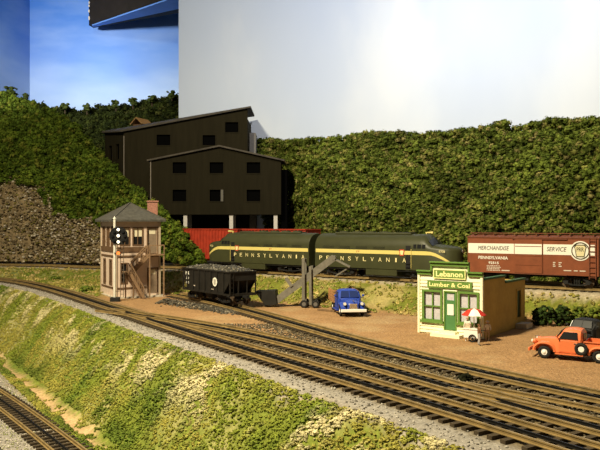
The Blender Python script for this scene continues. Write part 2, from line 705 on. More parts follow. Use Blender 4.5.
def build_land():
    xs = np.arange(-76, 52.01, 0.42)
    ys = np.arange(13, 140.01, 0.42)
    X, Y = np.meshgrid(xs, ys)
    P = np.stack([X.ravel(), Y.ravel()], 1)
    z, sm, sr = ground(P)
    x, y = P.T
    n1, n2, n3 = fbm(x, y, 0.35, 31), fbm(x, y, 1.3, 41), fbm(x, y, 0.12, 51)
    dirt = np.array([0.335, 0.20, 0.095])[None] * (0.80 + 0.45 * n2[:, None])
    dust = np.array([0.42, 0.30, 0.16])[None]
    dirt = dirt + (dust - dirt) * sstep(0.55, 0.75, n1)[:, None] * 0.6
    gr = np.array([0.155, 0.185, 0.030])[None] * (0.7 + 0.7 * n2[:, None])
    straw = np.array([0.50, 0.43, 0.21])[None]
    gr = gr + (straw - gr) * sstep(0.50, 0.72, n1)[:, None] * 0.55
    green = np.array([0.06, 0.12, 0.018])[None]
    gr = gr + (green - gr) * sstep(0.52, 0.7, n3 * 0.5 + n2 * 0.5)[:, None] * 0.7
    ball = np.array([0.30, 0.275, 0.235])[None] * (0.7 + 0.6 * fbm(x, y, 3.0, 77)[:, None])
    dball = np.array([0.15, 0.115, 0.062])[None] * (0.6 + 0.8 * fbm(x, y, 3.0, 78)[:, None])
    C = dirt.copy()

    def mixin(c, wgt):
        C[:] = C + (c - C) * wgt[:, None]
    ss = np.abs(sdist(P, SECOND[::3]))
    sa = np.abs(sdist(P, SIDING[::3]))
    sc_ = np.abs(sdist(P, CROSS[::3]))
    # between the yard tracks: dark oily ballast
    near = (1 - sstep(1.6, 2.3, np.abs(sm))) + (1 - sstep(1.7, 2.4, ss)) + (1 - sstep(1.5, 2.1, sa)) * (1 - sstep(50, 56, y)) + (1 - sstep(1.2, 2.0, sc_))
    mixin(dball, np.clip(near, 0, 1))
    # pale gravel shoulder in front of the main track
    mixin(ball, sstep(1.0, 1.5, sm) * (1 - sstep(2.6, 3.2, sm + (n1 - 0.5) * 1.5)))
    # bank
    mixin(gr, sstep(2.7, 3.3, sm + (n1 - 0.5) * 1.5) * (1 - sstep(8.6, 9.4, sm)))
    mixin(np.array([[0.50, 0.33, 0.18]]) * (0.7 + 0.6 * n2[:, None]), sstep(7.3, 7.8, sm + (n1 - .5) * 1.2) * (1 - sstep(8.4, 8.9, sm + (n1 - .5) * 1.2)) * 0.9)
    mixin(ball * 0.95, sstep(8.9, 9.4, sm + (n2 - .5) * .8))
    # strip between main and rear track on the left, and rear bank
    wid = 6.0 - 3.2 * sstep(12, 19, x)
    mixin(gr * np.array([[1.05, 0.95, 0.9]]), sstep(2.4, 2.9, sr) * (1 - sstep(wid + 0.4, wid + 1.6, sr + (n1 - 0.5) * 3)) * sstep(2.0, 3.0, -sm))
    left = sstep(19, 23, -x) * sstep(1.7, 2.6, -sm) * sstep(2.3, 3.0, sr)
    mixin(gr, left * 0.85)
    rb = np.array([0.44, 0.38, 0.27])[None] * (0.7 + 0.6 * fbm(x, y, 3.0, 79)[:, None])
    mixin(rb, (1 - sstep(2.3, 2.8, sr + (n2 - 0.5))) * sstep(-40, -39, sr))
    V = np.stack([x, y, z], 1)
    nx, ny = len(xs), len(ys)
    ii = np.arange(nx * ny).reshape(ny, nx)
    Fq = np.stack([ii[:-1, :-1], ii[:-1, 1:], ii[1:, 1:], ii[1:, :-1]], 2).reshape(-1, 4)
    fm, fr = sm[Fq].mean(1), sr[Fq].mean(1)
    fw = wid[Fq].mean(1)
    sets = {'grass_bank': (fm > 2.9) & (fm <= 8.9), 'lower_roadbed': fm > 8.9}
    sets['rear_embankment'] = (fr < fw + 0.8) & (fm <= 2.9)
    sets['dirt_yard'] = ~(sets['grass_bank'] | sets['lower_roadbed'] | sets['rear_embankment'])
    labels = {'grass_bank': 'grassy bank falling from the main track to the lower track', 'lower_roadbed': 'grey gravel roadbed at the bottom left',
              'rear_embankment': 'raised grassy embankment carrying the train', 'dirt_yard': 'flat brown dirt yard around the store'}
    for nm, sel in sets.items():
        fq = Fq[sel]
        used, inv = np.unique(fq, return_inverse=True)
        o = raw_mesh(nm, V[used], inv.reshape(-1, 4), C[used], M_GROUND, 'structure', smooth=True)
        o['label'] = labels[nm]
        LAND[nm] = o


build_land()

# ------------------------------------------------------------------ tracks
TIE_ME = MB().box((0, 0, 0), (2.5, 0.24, 0.17)).mesh('tie')
TIE_ME.materials.append(M_TIE)


def track(label, line, zf, tie_sel=None, gauge=1.46, third=True, tie_step=0.62, tie_z=-0.27):
    base = Vector((line[0][0], line[0][1], 0))
    t = thing('railway_track', label, 'track', (0, 0, 0), 0)
    d = np.gradient(line, axis=0)
    d /= np.hypot(*d.T)[:, None]
    nr = np.stack([-d[:, 1], d[:, 0]], 1)
    zs = np.array([zf(p[0], p[1]) for p in line])
    prof = [(-0.09, -0.19), (0.09, -0.19), (0.09, -0.165), (0.028, -0.15), (0.028, -0.06), (0.05, -0.05), (0.05, 0.0), (-0.05, 0.0), (-0.05, -0.05), (-0.028, -0.06), (-0.028, -0.15), (-0.09, -0.165)]
    for off, m in ((-gauge / 2, M_RAIL), (gauge / 2, M_RAIL)) + (((0.0, M_RAILK),) if third else ()):
        secs = []
        for k in range(0, len(line), 2):
            c = line[k] + nr[k] * off
            secs.append([Vector((c[0] + nr[k][0] * a, c[1] + nr[k][1] * a, zs[k] + h)) for a, h in [(q0 * (0.62 if off == 0 else 1), -0.19 + (q1 + 0.19) * (0.62 if off == 0 else 1)) for q0, q1 in prof]])
        o = MB().loft(secs).build('rail', m, t)
        if off == 0:
            o['label'] = 'blackened centre rail'
    L = np.r_[0, np.cumsum(np.hypot(*np.diff(line, axis=0).T))]
    for s in np.arange(0.3, L[-1] - 0.2, tie_step):
        k = min(int(np.searchsorted(L, s)), len(line) - 1)
        if tie_sel is not None and not tie_sel(line[k]):
            continue
        link_mesh('tie', TIE_ME, t, (line[k][0], line[k][1], zs[k] + tie_z), math.atan2(nr[k][1], nr[k][0]) + 0.03 * (random.random() - .5))
    return t


def in_view(p, z, m=30):
    if p[1] < 10:
        return False
    x = 300 + F * p[0] / p[1]
    y = 225 + F * (EYE - z) / p[1]
    return -m < x < 600 + m and y < 450 + m


yard_z = lambda x, y: RZ + float(rise(x))
rear_z = lambda x, y: RR + float(rise(x)) - float(rear_drop(x))
far2 = lambda a, lim: (lambda p: np.min(np.hypot(*(a - p).T)) > lim)
track('main three-rail track running along the crest of the grassy bank', MAIN, yard_z, lambda p: in_view(p, 0))
_dM = np.array([np.min(np.hypot(*(MAIN - p).T)) for p in SECOND])
SECOND_T = SECOND[_dM > 0.25]
f_s = far2(MAIN, 2.35)
track('middle three-rail track branching off the main track beyond the signal', SECOND_T, yard_z, lambda p: in_view(p, 0) and f_s(p))
track('rear siding track with the black hopper car, beside the dirt yard', SIDING, yard_z, lambda p: in_view(p, 0))
f_a, f_b = far2(SECOND, 2.2), far2(SIDING, 2.2)
_dS = np.array([np.min(np.hypot(*(SECOND - p).T)) for p in CROSS])
track('short turnout track leaving the middle track at the right edge', CROSS[_dS > 0.2], yard_z, lambda p: in_view(p, 0) and f_a(p) and f_b(p), third=False)
track('raised rear track under the two green locomotives and boxcar', REAR, rear_z, lambda p: in_view(p, 2) and (p[0] < -12 or p[0] > -8), tie_step=0.75)
track('rear loading track under the black mine building', MINE_TR, lambda x, y: RR, lambda p: p[0] < 2 and p[0] > -16, tie_step=0.9, third=False)
low_z = lambda x, y: ZL + RZ
track('lower three-rail track at the foot of the grassy bank', LOWER, low_z, lambda p: in_view(p, ZL))
track('lowest track with just a rail showing in the bottom left corner', LOWER2, low_z, lambda p: in_view(p, ZL, 60))

# ------------------------------------------------------------------ mine building
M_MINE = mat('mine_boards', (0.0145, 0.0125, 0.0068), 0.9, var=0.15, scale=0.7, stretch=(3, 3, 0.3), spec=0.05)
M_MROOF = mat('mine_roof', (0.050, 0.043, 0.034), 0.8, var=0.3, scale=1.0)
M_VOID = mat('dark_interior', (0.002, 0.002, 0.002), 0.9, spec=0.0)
M_POST = mat('post_concrete', (0.48, 0.46, 0.43), 0.9, var=0.15)
M_TRIM = mat('mine_corner_strip', (0.16, 0.14, 0.12), 0.8)


def rect(x0, y0, x1, y1):
    return [(x0, y0), (x1, y0), (x1, y1), (x0, y1)]


def window_part(parent, P, u, nrm, a, b, m_frame, m_glass, fw=0.12, mull=(), t=0.35, name='window', inset=0.12, rails=()):
    """frame with a recessed pane; a, b = opposite corners in wall coordinates"""
    P, u, nrm = Vector(P), Vector(u), Vector(nrm)
    up = Vector((0, 0, 1))
    (x0, z0), (x1, z1) = a, b
    f = MB()
    f.panel(rect(x0 - fw * .3, z0 - fw * .3, x1 + fw * .3, z1 + fw * .3), [rect(x0 + fw * .7, z0 + fw * .7, x1 - fw * .7, z1 - fw * .7)], 0.14, P + nrm * 0.05, u, up, nrm)
    for q in mull:
        xm = x0 + (x1 - x0) * q
        f.panel(rect(xm - fw * .3, z0, xm + fw * .3, z1), [], 0.08, P - nrm * 0.02, u, up, nrm)
    for q in rails:
        zm = z0 + (z1 - z0) * q
        f.panel(rect(x0, zm - fw * .3, x1, zm + fw * .3), [], 0.08, P - nrm * 0.015, u, up, nrm)
    o = f.build(name, m_frame, parent)
    MB().panel(rect(x0, z0, x1, z1), [], 0.03, P - nrm * inset, u, up, nrm).build('pane', m_glass, o)
    return o


mine = thing('mine_building', 'tall black mine building with stepped roofs on pale posts', 'building', (-11.5, 97, 2.0))


def ml(x, y, z):
    return Vector((x + 11.5, y - 97, z - 2.0))


UX, NF = Vector((1, 0, 0)), Vector((0, -1, 0))
D1 = 97.0
k1 = D1 / F
wx = lambda p, k: (p - 300) * k
wz = lambda p, k: EYE - (p - 225) * k
P1 = ml(0, D1, 0)
zb, ze, zp = wz(214.5, k1), wz(160.5, k1), wz(147, k1)
xl, xr, xp = wx(151, k1), wx(281, k1), wx(219.5, k1)
holes, wins = [], []
for (c0, c1) in ((172, 187), (209, 224), (246, 261)):
    for (r0, r1) in ((161.5, 174), (189, 202)):
        wins.append(((wx(c0, k1), wz(r1, k1)), (wx(c1, k1), wz(r0, k1))))
        holes.append(rect(wx(c0, k1), wz(r1, k1), wx(c1, k1), wz(r0, k1)))
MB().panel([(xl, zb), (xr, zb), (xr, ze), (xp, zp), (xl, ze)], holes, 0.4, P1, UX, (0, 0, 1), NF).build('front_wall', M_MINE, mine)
for i, (a, b_) in enumerate(wins):
    window_part(mine, P1, UX, NF, a, b_, M_MINE, M_VOID, 0.14, inset=0.3)
# half-open shutter in the middle lower window
MB().box(ml(wx(222.3, k1), D1 - 0.02, wz(195.5, k1)), (0.42, 0.06, 1.6)).build('shutter', mat('shutter_grey', (0.10, 0.095, 0.08), 0.8), mine)
# right and left side walls, floor, back of the lower block
b = MB()
b.box(ml(xl + 0.2, (D1 + 0.4 + 103) / 2, (zb + ze) / 2), (0.4, 103 - D1 - 0.4, ze - zb))
b.build('side_wall', M_MINE, mine)
b = MB()
b.box(ml(xr - 0.2, (D1 + 0.4 + 103) / 2, (zb + ze) / 2), (0.4, 103 - D1 - 0.4, ze - zb))
b.build('side_wall', M_MINE, mine)
MB().box(ml((xl + xr) / 2, 100.2, zb + 0.15), (xr - xl - 0.8, 5.6, 0.3)).build('floor_deck', M_MINE, mine)
for s, (xa, za, xb, zb2) in enumerate(((xl - 0.5, ze - 0.12, xp, zp + 0.02), (xp, zp + 0.02, xr + 0.5, ze - 0.12))):
    b = MB()
    b.prism([(xa, za), (xb, zb2), (xb, zb2 + 0.22), (xa, za + 0.22)], lambda p: ml(p[0], D1 - 0.4, p[1]), lambda p: ml(p[0], 102.0, p[1]))
    b.build('roof_slope', M_MROOF, mine)
MB().box(ml(xl - 0.03, D1 - 0.03, (zb + ze) / 2), (0.12, 0.12, ze - zb - 0.2)).build('corner_strip', M_TRIM, mine)
for px_ in (185, 231, 275.5):
    for yy in (D1 + 0.5, 101.2):
        MB().box(ml(wx(px_, k1), yy, (1.9 + zb) / 2), (0.52, 0.52, zb - 1.9)).build('post', M_POST, mine)
# upper block behind
D2 = 102.0
k2 = D2 / F
P2 = ml(0, D2, 0)
ul, ur = wx(124, k2), wx(247.5, k2)
hl, hr = wz(132.0, k2), wz(108.8, k2)
holes, wins = [], []
for (c0, c1, r0, r1) in ((156, 171, 134, 146), (202, 216, 134.5, 146), (224.5, 239, 121.5, 133)):
    wins.append(((wx(c0, k2), wz(r1, k2)), (wx(c1, k2), wz(r0, k2))))
    holes.append(rect(*wins[-1][0], *wins[-1][1]))
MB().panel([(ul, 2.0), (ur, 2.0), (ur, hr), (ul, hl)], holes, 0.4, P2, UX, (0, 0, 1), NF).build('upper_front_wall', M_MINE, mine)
for a, b_ in wins:
    window_part(mine, P2, UX, NF, a, b_, M_MINE, M_VOID, 0.14, inset=0.3)
# angled left wall
ca, cb = Vector((ul, D2, 0)), Vector((wx(105, 108 / F), 108.0, 0))
ud = (cb - ca).normalized()
nd = Vector((-abs(ud.y), -abs(ud.x), 0)).normalized()
Lc = (cb - ca).length
hcb = wz(133, 108 / F)
holes, wins = [], []
for (s0, s1) in ((0.22, 0.42), (0.60, 0.80)):
    wins.append(((Lc * s0, 17.2), (Lc * s1, 19.6)))
    holes.append(rect(*wins[-1][0], *wins[-1][1]))
PC = ml(ca.x, ca.y, 0)
MB().panel([(0, 2.0), (Lc, 2.0), (Lc, hcb - 0.1), (0, hl)], holes, 0.4, PC, ud, (0, 0, 1), nd).build('angled_wall', M_MINE, mine)
for a, b_ in wins:
    window_part(mine, PC, ud, nd, a, b_, M_MINE, M_VOID, 0.12, inset=0.3)
MB().box(ml(ul, D2 - 0.02, 14), (0.1, 0.1, 13)).build('corner_strip', M_TRIM, mine)
# upper roof: one sloping slab over the polygon plan
rp = [(ul - 0.35, D2 - 0.45), (ur + 0.5, D2 - 0.45), (ur + 0.5, 110), (cb.x - 0.4, 110), (cb.x - 0.4, 107.7)]
slope = (hr - hl) / (ur - ul)
rz_ = lambda x: hl + slope * (max(x, ul - 0.3) - ul) + 0.02 if x > ul - 0.4 else hcb + 0.02
MB().loft([[ml(x, y, rz_(x)) for x, y in rp], [ml(x, y, rz_(x) + 0.22) for x, y in rp]]).build('upper_roof', M_MROOF, mine)
MB().box(ml(ur - 0.2, 106.2, 12.5), (0.4, 7.6, 21)).build('side_wall', M_MINE, mine)
# grey box coloured as the upper block's lit side, black box as shadow
MB().box(ml(ur + 0.55, 106.5, 11.6), (0.9, 3.5, 19.4)).build('lit_side_box', mat('lit_side_grey', (0.16, 0.155, 0.15), 0.7, var=0.2), mine)
MB().box(ml(xr + 0.42, 100.6, 8.6), (0.84, 4.4, 13.4)).build('shadow_box', M_VOID, mine)

# ------------------------------------------------------------------ signal tower
M_TWALL = mat('tower_stucco', (0.66, 0.52, 0.42), 0.85, var=0.10, scale=2.0)
M_TTRIM = mat('tower_trim', (0.13, 0.075, 0.04), 0.75, var=0.2)
M_TROOF = mat('tower_slate', (0.075, 0.072, 0.062), 0.85, var=0.3, scale=3.0)
M_BRICK = mat('chimney_brick', (0.42, 0.20, 0.15), 0.9, var=0.25, scale=6)
M_CURT = mat('window_blind', (0.72, 0.66, 0.48), 0.8)
M_DRED = mat('window_dark_red', (0.055, 0.018, 0.014), 0.3)
M_DOOR = mat('door_grey_brown', (0.24, 0.18, 0.125), 0.8, var=0.15)
M_FOOT = mat('concrete_footing', (0.50, 0.46, 0.38), 0.9, var=0.15)
AL = math.radians(30)
TW, TDp = 4.6, 5.6
tower = thing('signal_tower', 'two-storey pink stucco signal tower with dark hipped roof and outside stairs', 'tower', (-18.75, 71.2, 0.0), AL)
up3 = Vector((0, 0, 1))
nF, nL = Vector((0, -1, 0)), Vector((-1, 0, 0))
uF, uL = Vector((1, 0, 0)), Vector((0, -1, 0))
PF, PL = Vector((0, 0, 0)), Vector((0, TDp, 0))
ZE = 7.85
front_up = [((1.75, 5.4), (2.85, 7.25)), ((0.45, 5.4), (1.45, 7.25))]
front_dn = [((0.5, 1.5), (1.2, 3.6))]
door_up, door_dn = ((3.35, 4.55), (4.35, 7.2)), ((3.4, 0.45), (4.35, 2.95))
hF = [rect(*a, *b_) for a, b_ in front_up + front_dn + [door_up, door_dn]]
MB().panel(rect(0, 0.1, TW, ZE), hF, 0.3, PF, uF, up3, nF).build('front_wall', M_TWALL, tower)
left_up = [((0.5, 5.3), (1.6, 7.3)), ((2.2, 5.3), (3.3, 7.3)), ((3.9, 5.3), (5.0, 7.3))]
left_dn = [((0.9, 1.3), (1.8, 3.9)), ((3.3, 1.3), (4.2, 3.9))]
hL = [rect(*a, *b_) for a, b_ in left_up + left_dn]
MB().panel(rect(0.3, 0.1, TDp - 0.3, ZE), hL, 0.3, PL, uL, up3, nL).build('left_wall', M_TWALL, tower)
MB().box((TW - 0.15, TDp / 2, (0.1 + ZE) / 2), (0.3, TDp - 0.6, ZE - 0.1)).build('right_wall', M_TWALL, tower)
MB().box((TW / 2, TDp - 0.15, (0.1 + ZE) / 2), (TW, 0.3, ZE - 0.1)).build('back_wall', M_TWALL, tower)
for a, b_ in front_up:
    o = window_part(tower, PF, uF, nF, a, b_, M_TTRIM, M_GLASSK, 0.13, (0.5,))
    MB().panel(rect(a[0] + .1, b_[1] - 0.95, b_[0] - .1, b_[1] - 0.1), [], 0.02, PF - nF * 0.09, uF, up3, nF).build('blind', M_CURT, o)
for a, b_ in front_dn:
    window_part(tower, PF, uF, nF, a, b_, M_TTRIM, M_GLASSK, 0.13, (), rails=(0.5,))
for a, b_ in left_up:
    window_part(tower, PL, uL, nL, a, b_, M_TTRIM, mat('tan_blind_glass', (0.30, 0.17, 0.085), 0.5), 0.16, (0.5,), rails=(0.5,))
for a, b_ in left_dn:
    window_part(tower, PL, uL, nL, a, b_, M_TTRIM, M_DRED, 0.16, (), rails=(0.5,))


def door_part(parent, P, u, nrm, a, b_, m, glass, inset=0.1, name='door', knob=True):
    P, u, nrm = Vector(P), Vector(u), Vector(nrm)
    (x0, z0), (x1, z1) = a, b_
    o = MB().panel(rect(x0, z0, x1, z1), [rect(x0 + .15, z0 + (z1 - z0) * .76, x1 - .15, z1 - .12)], 0.08, P - nrm * inset, u, up3, nrm).build(name, m, parent)
    MB().panel(rect(x0 + .15, z0 + (z1 - z0) * .76, x1 - .15, z1 - .12), [], 0.02, P - nrm * (inset + 0.03), u, up3, nrm).build('pane', glass, o)
    if knob:
        c = P + u * (x0 + .14) + up3 * (z0 + (z1 - z0) * .42) + nrm * (0.03 - inset)
        MB().ell(c, (.05, .05, .05), 8, 6).build('door_knob', M_CHROME, o)
    f = MB()
    f.panel(rect(x0 - .12, z0, x1 + .12, z1 + .12), [rect(x0, z0 + .001, x1, z1)], 0.1, P + nrm * 0.05, u, up3, nrm)
    f.build('door_casing', M_TTRIM if m is M_DOOR else m, parent)
    return o


door_part(tower, PF, uF, nF, *door_up, M_DOOR, M_CURT)
door_part(tower, PF, uF, nF, *door_dn, M_DOOR, M_CURT)
for z0, h, pr, nm in ((4.75, 0.5, 0.10, 'belt_course'), (4.2, 0.18, 0.07, 'belt_course'), (0.95, 0.16, 0.06, 'sill_course')):
    m = M_TTRIM
    b = MB()
    b.box((TW / 2 - 0.55 if z0 == 4.75 else TW / 2, -pr / 2, z0 + h / 2), ((TW - 1.15) if z0 == 4.75 else TW + 2 * pr, pr, h)) if z0 != 0.95 else b.box((1.6, -pr / 2, z0 + h / 2), (3.2, pr, h))
    b.box((-pr / 2, TDp / 2, z0 + h / 2), (pr, TDp, h))
    b.build(nm, m, tower)
for x, y in ((0, 0), (TW, 0), (0, TDp), (TW, TDp)):
    MB().box((x, y, (0.1 + ZE) / 2), (0.22, 0.22, ZE - 0.1)).build('corner_board', mat('corner_pale', (0.46, 0.37, 0.27), 0.8), tower)
MB().box((TW / 2 + 0.1, TDp / 2 - 0.1, 0.0), (TW + 0.7, TDp + 0.8, 0.36)).build('footing', M_FOOT, tower)
# roof: four hip slopes
ov = 0.55
ap = Vector((TW / 2, TDp / 2, 9.85))
ring = [Vector((-ov, -ov, ZE)), Vector((TW + ov, -ov, ZE)), Vector((TW + ov, TDp + ov, ZE)), Vector((-ov, TDp + ov, ZE))]
b = MB()
b.add(ring + [p + Vector((0, 0, 0.2)) for p in ring] + [ap], [(0, 3, 2, 1), (0, 1, 5, 4), (1, 2, 6, 5), (2, 3, 7, 6), (3, 0, 4, 7), (4, 5, 8), (5, 6, 8), (6, 7, 8), (7, 4, 8)])
roof = b.build('roof', M_TROOF, tower)
for i in range(4):
    MB().bar(ring[i] + Vector((0, 0, 0.2)), ap + Vector((0, 0, 0.02)), 0.14, 0.1).build('hip_ridge', M_TROOF, roof)
ch = MB().box((TW + 0.50, 3.8, 5.1), (0.9, 0.8, 9.9)).build('chimney', M_BRICK, tower)
MB().box((TW + 0.50, 3.8, 10.1), (1.05, 0.95, 0.16)).build('chimney_cap', M_BRICK, ch)
# stairs on the front: landing at the upper door, flight to the left, second flight down to the right
M_STAIR = mat('stair_wood', (0.26, 0.165, 0.095), 0.85, var=0.25)
st = MB().box((3.95, -0.62, 4.42), (1.6, 1.15, 0.14)).build('landing', M_STAIR, tower)
MB().box((1.1, -0.62, 2.72), (0.9, 1.15, 0.12)).build('landing', M_STAIR, tower)
for y0, y1, xa, za, xb, zb_, nm in ((-0.12, -0.85, 3.15, 4.42, 1.5, 2.75, 'upper_flight'), (-1.25, -1.95, 0.95, 2.7, 2.35, 0.15, 'lower_flight')):
    ymid = (y0 + y1) / 2
    fl = MB()
    for yy in (y0, y1):
        fl.bar((xa, yy, za - .1), (xb, yy, zb_ - .1), 0.1, 0.3)
    so = fl.build(nm, M_STAIR, tower)
    n = 8
    for i in range(n):
        t = (i + .5) / n
        MB().box((xa + (xb - xa) * t, ymid, za + (zb_ - za) * t), (0.3, abs(y1 - y0), 0.06)).build('tread', M_STAIR, so)
    for yy in (y1, y0):
        rl = MB()
        rl.bar((xa, yy, za + .95), (xb, yy, zb_ + .95), 0.08, 0.1)
        for t in (0.04, 0.35, 0.66, 0.96):
            x = xa + (xb - xa) * t
            z = za + (zb_ - za) * t
            rl.bar((x, yy, z - .1), (x, yy, z + .95), 0.07)
        rl.build('handrail', M_STAIR, so)
rl = MB()
rl.bar((3.2, -1.15, 5.4), (4.75, -1.15, 5.4), 0.08, 0.1)
rl.bar((4.72, -1.15, 5.4), (4.72, -0.05, 5.4), 0.08, 0.1)
for x, y in ((3.2, -1.15), (4.0, -1.15), (4.72, -1.15)):
    rl.bar((x, y, 4.4), (x, y, 5.4), 0.08)
rl.build('landing_railing', M_STAIR, tower)
for x, y, z in ((4.7, -1.1, 4.35), (0.7, -1.1, 2.66), (1.5, -1.1, 2.66), (3.2, -1.1, 4.35)):
    MB().bar((x, y, 0.1), (x, y, z), 0.12).build('support_post', M_STAIR, tower)

# ------------------------------------------------------------------ position-light signal in front of the tower
sg = ray(114.6, 300, 68.6)
sigt = thing('railway_signal', 'round black position-light signal on a white mast beside the tower', 'signal', (sg.x, sg.y, 0.0), 0.1)
M_MAST = mat('mast_silver', (0.70, 0.68, 0.60), 0.5, var=0.1)
b = MB()
b.cyl((0, 0, 0.35), (0, 0, 8.1), 0.12, 10)
b.cyl((0, 0, 8.1), (0, 0, 8.35), 0.17, 10, 0.03)
b.build('mast', M_MAST, sigt)
MB().box((0.05, 0, 0.18), (0.9, 0.7, 0.5)).build('base', M_BLACK, sigt, bevel=0.04)
dk = MB().cyl((0.42, -0.30, 6.45), (0.42, -0.20, 6.45), 0.88, 28).build('disc', M_BLACK, sigt)
MB().torus((0.42, -0.31, 6.45), (0, 1, 0), 0.84, 0.05, 28, 6).build('disc_rim', M_BLACK, dk)
MB().box((0.2, -0.1, 6.45), (0.5, 0.2, 0.3)).build('bracket', M_BLACK, sigt)
M_LAMPW = mat('signal_lamp_lit', (1.0, 0.92, 0.72), 0.3, emit=1.6)
M_LAMPO = mat('signal_lamp_orange', (1.0, 0.25, 0.06), 0.3, emit=0.5)
for dx, dz, lit in ((0, 0.6, 1), (0, 0, 1), (0, -0.6, 1), (0.6, 0, 0), (-0.6, 0, 0), (0.42, 0.42, 0), (-0.42, -0.42, 0), (0.42, -0.42, 0), (-0.42, 0.42, 0)):
    h = MB().cyl((0.42 + dx, -0.46, 6.45 + dz), (0.42 + dx, -0.29, 6.45 + dz), 0.16, 12).build('lamp_hood', M_BLACK, sigt)
    MB().cyl((0.42 + dx, -0.49, 6.45 + dz), (0.42 + dx, -0.462, 6.45 + dz), 0.145, 12).build('lens', M_LAMPW if lit else M_GLASSK, h)
h = MB().cyl((0.42, -0.40, 4.75), (0.42, -0.15, 4.75), 0.22, 14).build('lamp_hood', M_BLACK, sigt)
MB().cyl((0.42, -0.43, 4.75), (0.42, -0.402, 4.75), 0.18, 14).build('lens', M_LAMPO, h)
MB().bar((0, -0.2, 4.75), (0.3, -0.2, 4.75), 0.1).build('bracket', M_BLACK, sigt)
b = MB()
for x in (0.55, 0.85):
    b.bar((x, 0.12, 0.4), (x, 0.12, 5.4), 0.05)
for k in range(12):
    b.bar((0.55, 0.12, 0.7 + k * .4), (0.85, 0.12, 0.7 + k * .4), 0.04)
b.bar((0.0, 0.1, 5.2), (0.6, 0.1, 5.2), 0.05)
b.bar((0.0, 0.1, 1.0), (0.6, 0.1, 1.0), 0.05)
b.build('ladder', mat('ladder_steel', (0.10, 0.08, 0.06), 0.6, 0.3), sigt)

# ------------------------------------------------------------------ rolling stock
WHEEL_ME = MB().cyl((0, -0.07, 0), (0, 0.07, 0), 0.42, 18).cyl((0, -0.12, 0), (0, 0.12, 0), 0.12, 8).mesh('wheel', True)
WHEEL_ME.materials.append(M_RUST)


def bogie(parent, x, base=1.7, gauge=1.46, m=None, r=0.42):
    """four-wheel truck: bolster with side frames, springs, axles and wheels"""
    m = m or M_BLACK
    b = MB()
    b.box((x, 0, 0.62), (0.45, 2.0, 0.25))
    b.cyl((x, 0, 0.62), (x, 0, 0.98), 0.25, 10)
    o = b.build('bogie', m, parent)
    for s in (-1, 1):
        f = MB()
        y = s * 1.02
        f.bar((x - base / 2 - .25, y, 0.45), (x - .35, y, 0.82), 0.12, 0.16)
        f.bar((x + base / 2 + .25, y, 0.45), (x + .35, y, 0.82), 0.12, 0.16)
        f.bar((x - base / 2, y, 0.38), (x - .3, y, 0.22), 0.12, 0.12)
        f.bar((x + base / 2, y, 0.38), (x + .3, y, 0.22), 0.12, 0.12)
        f.box((x, y, 0.80), (0.8, 0.12, 0.14))
        f.box((x, y, 0.24), (0.7, 0.12, 0.10))
        for q in (-.18, 0, .18):
            f.cyl((x + q, y, 0.28), (x + q, y, 0.76), 0.07, 8)
        for q in (-base / 2, base / 2):
            f.box((x + q, y, 0.44), (0.34, 0.2, 0.3))
        f.build('side_frame', m, o)
    for q in (-base / 2, base / 2):
        MB().cyl((x + q, -gauge / 2, 0.42), (x + q, gauge / 2, 0.42), 0.07, 8).build('axle', m, o)
        for s in (-1, 1):
            link_mesh('wheel', WHEEL_ME, o, (x + q, s * gauge / 2, 0.42))
    return o


def coupler(parent, x, s):
    b = MB()
    b.box((x + s * 0.25, 0, 0.82), (0.6, 0.16, 0.18))
    b.box((x + s * 0.58, 0.05, 0.82), (0.26, 0.32, 0.3))
    b.box((x + s * 0.70, 0.14, 0.82), (0.14, 0.1, 0.3))
    return b.build('coupler', M_BLACK, parent)


def brand(a, b):
    return math.atan2(b[1] - a[1], b[0] - a[0])


# ---- the two green cab locomotives
M_LOCO = mat('locomotive_green', (0.042, 0.045, 0.018), 0.45, var=0.12, scale=0.8, spec=0.35)
M_LROOF = mat('locomotive_roof_green', (0.060, 0.064, 0.034), 0.5, var=0.15, scale=1.0)
M_CREAM = mat('stripe_cream', (0.66, 0.55, 0.18), 0.5)
M_CREAMT = mat('letter_cream', (0.80, 0.70, 0.36), 0.5)
M_KEY = mat('keystone_red', (0.42, 0.07, 0.035), 0.5)
LL = 16.0


def loco_ring(x, hw, zs, zt, zb_=0.92):
    pts = [(-hw, zb_), (-hw, zs), (-hw * .95, zs + (zt - zs) * .30), (-hw * .80, zs + (zt - zs) * .62), (-hw * .52, zs + (zt - zs) * .88), (-hw * .2, zt),
           (hw * .2, zt), (hw * .52, zs + (zt - zs) * .88), (hw * .80, zs + (zt - zs) * .62), (hw * .95, zs + (zt - zs) * .30), (hw, zs), (hw, zb_)]
    return [Vector((x, y, z)) for y, z in pts]


def keystone(parent, x, y, z, w, h, m, name='keystone_emblem', d=0.03):
    pts = [(-.32, -.5), (.32, -.5), (.44, .18), (.5, .3), (.36, .5), (-.36, .5), (-.5, .3), (-.44, .18)]
    s = -1 if y < 0 else 1
    return MB().prism(pts, lambda p: Vector((x + p[0] * w, y, z + p[1] * h)), lambda p: Vector((x + p[0] * w, y + s * d, z + p[1] * h))).build(name, m, parent)


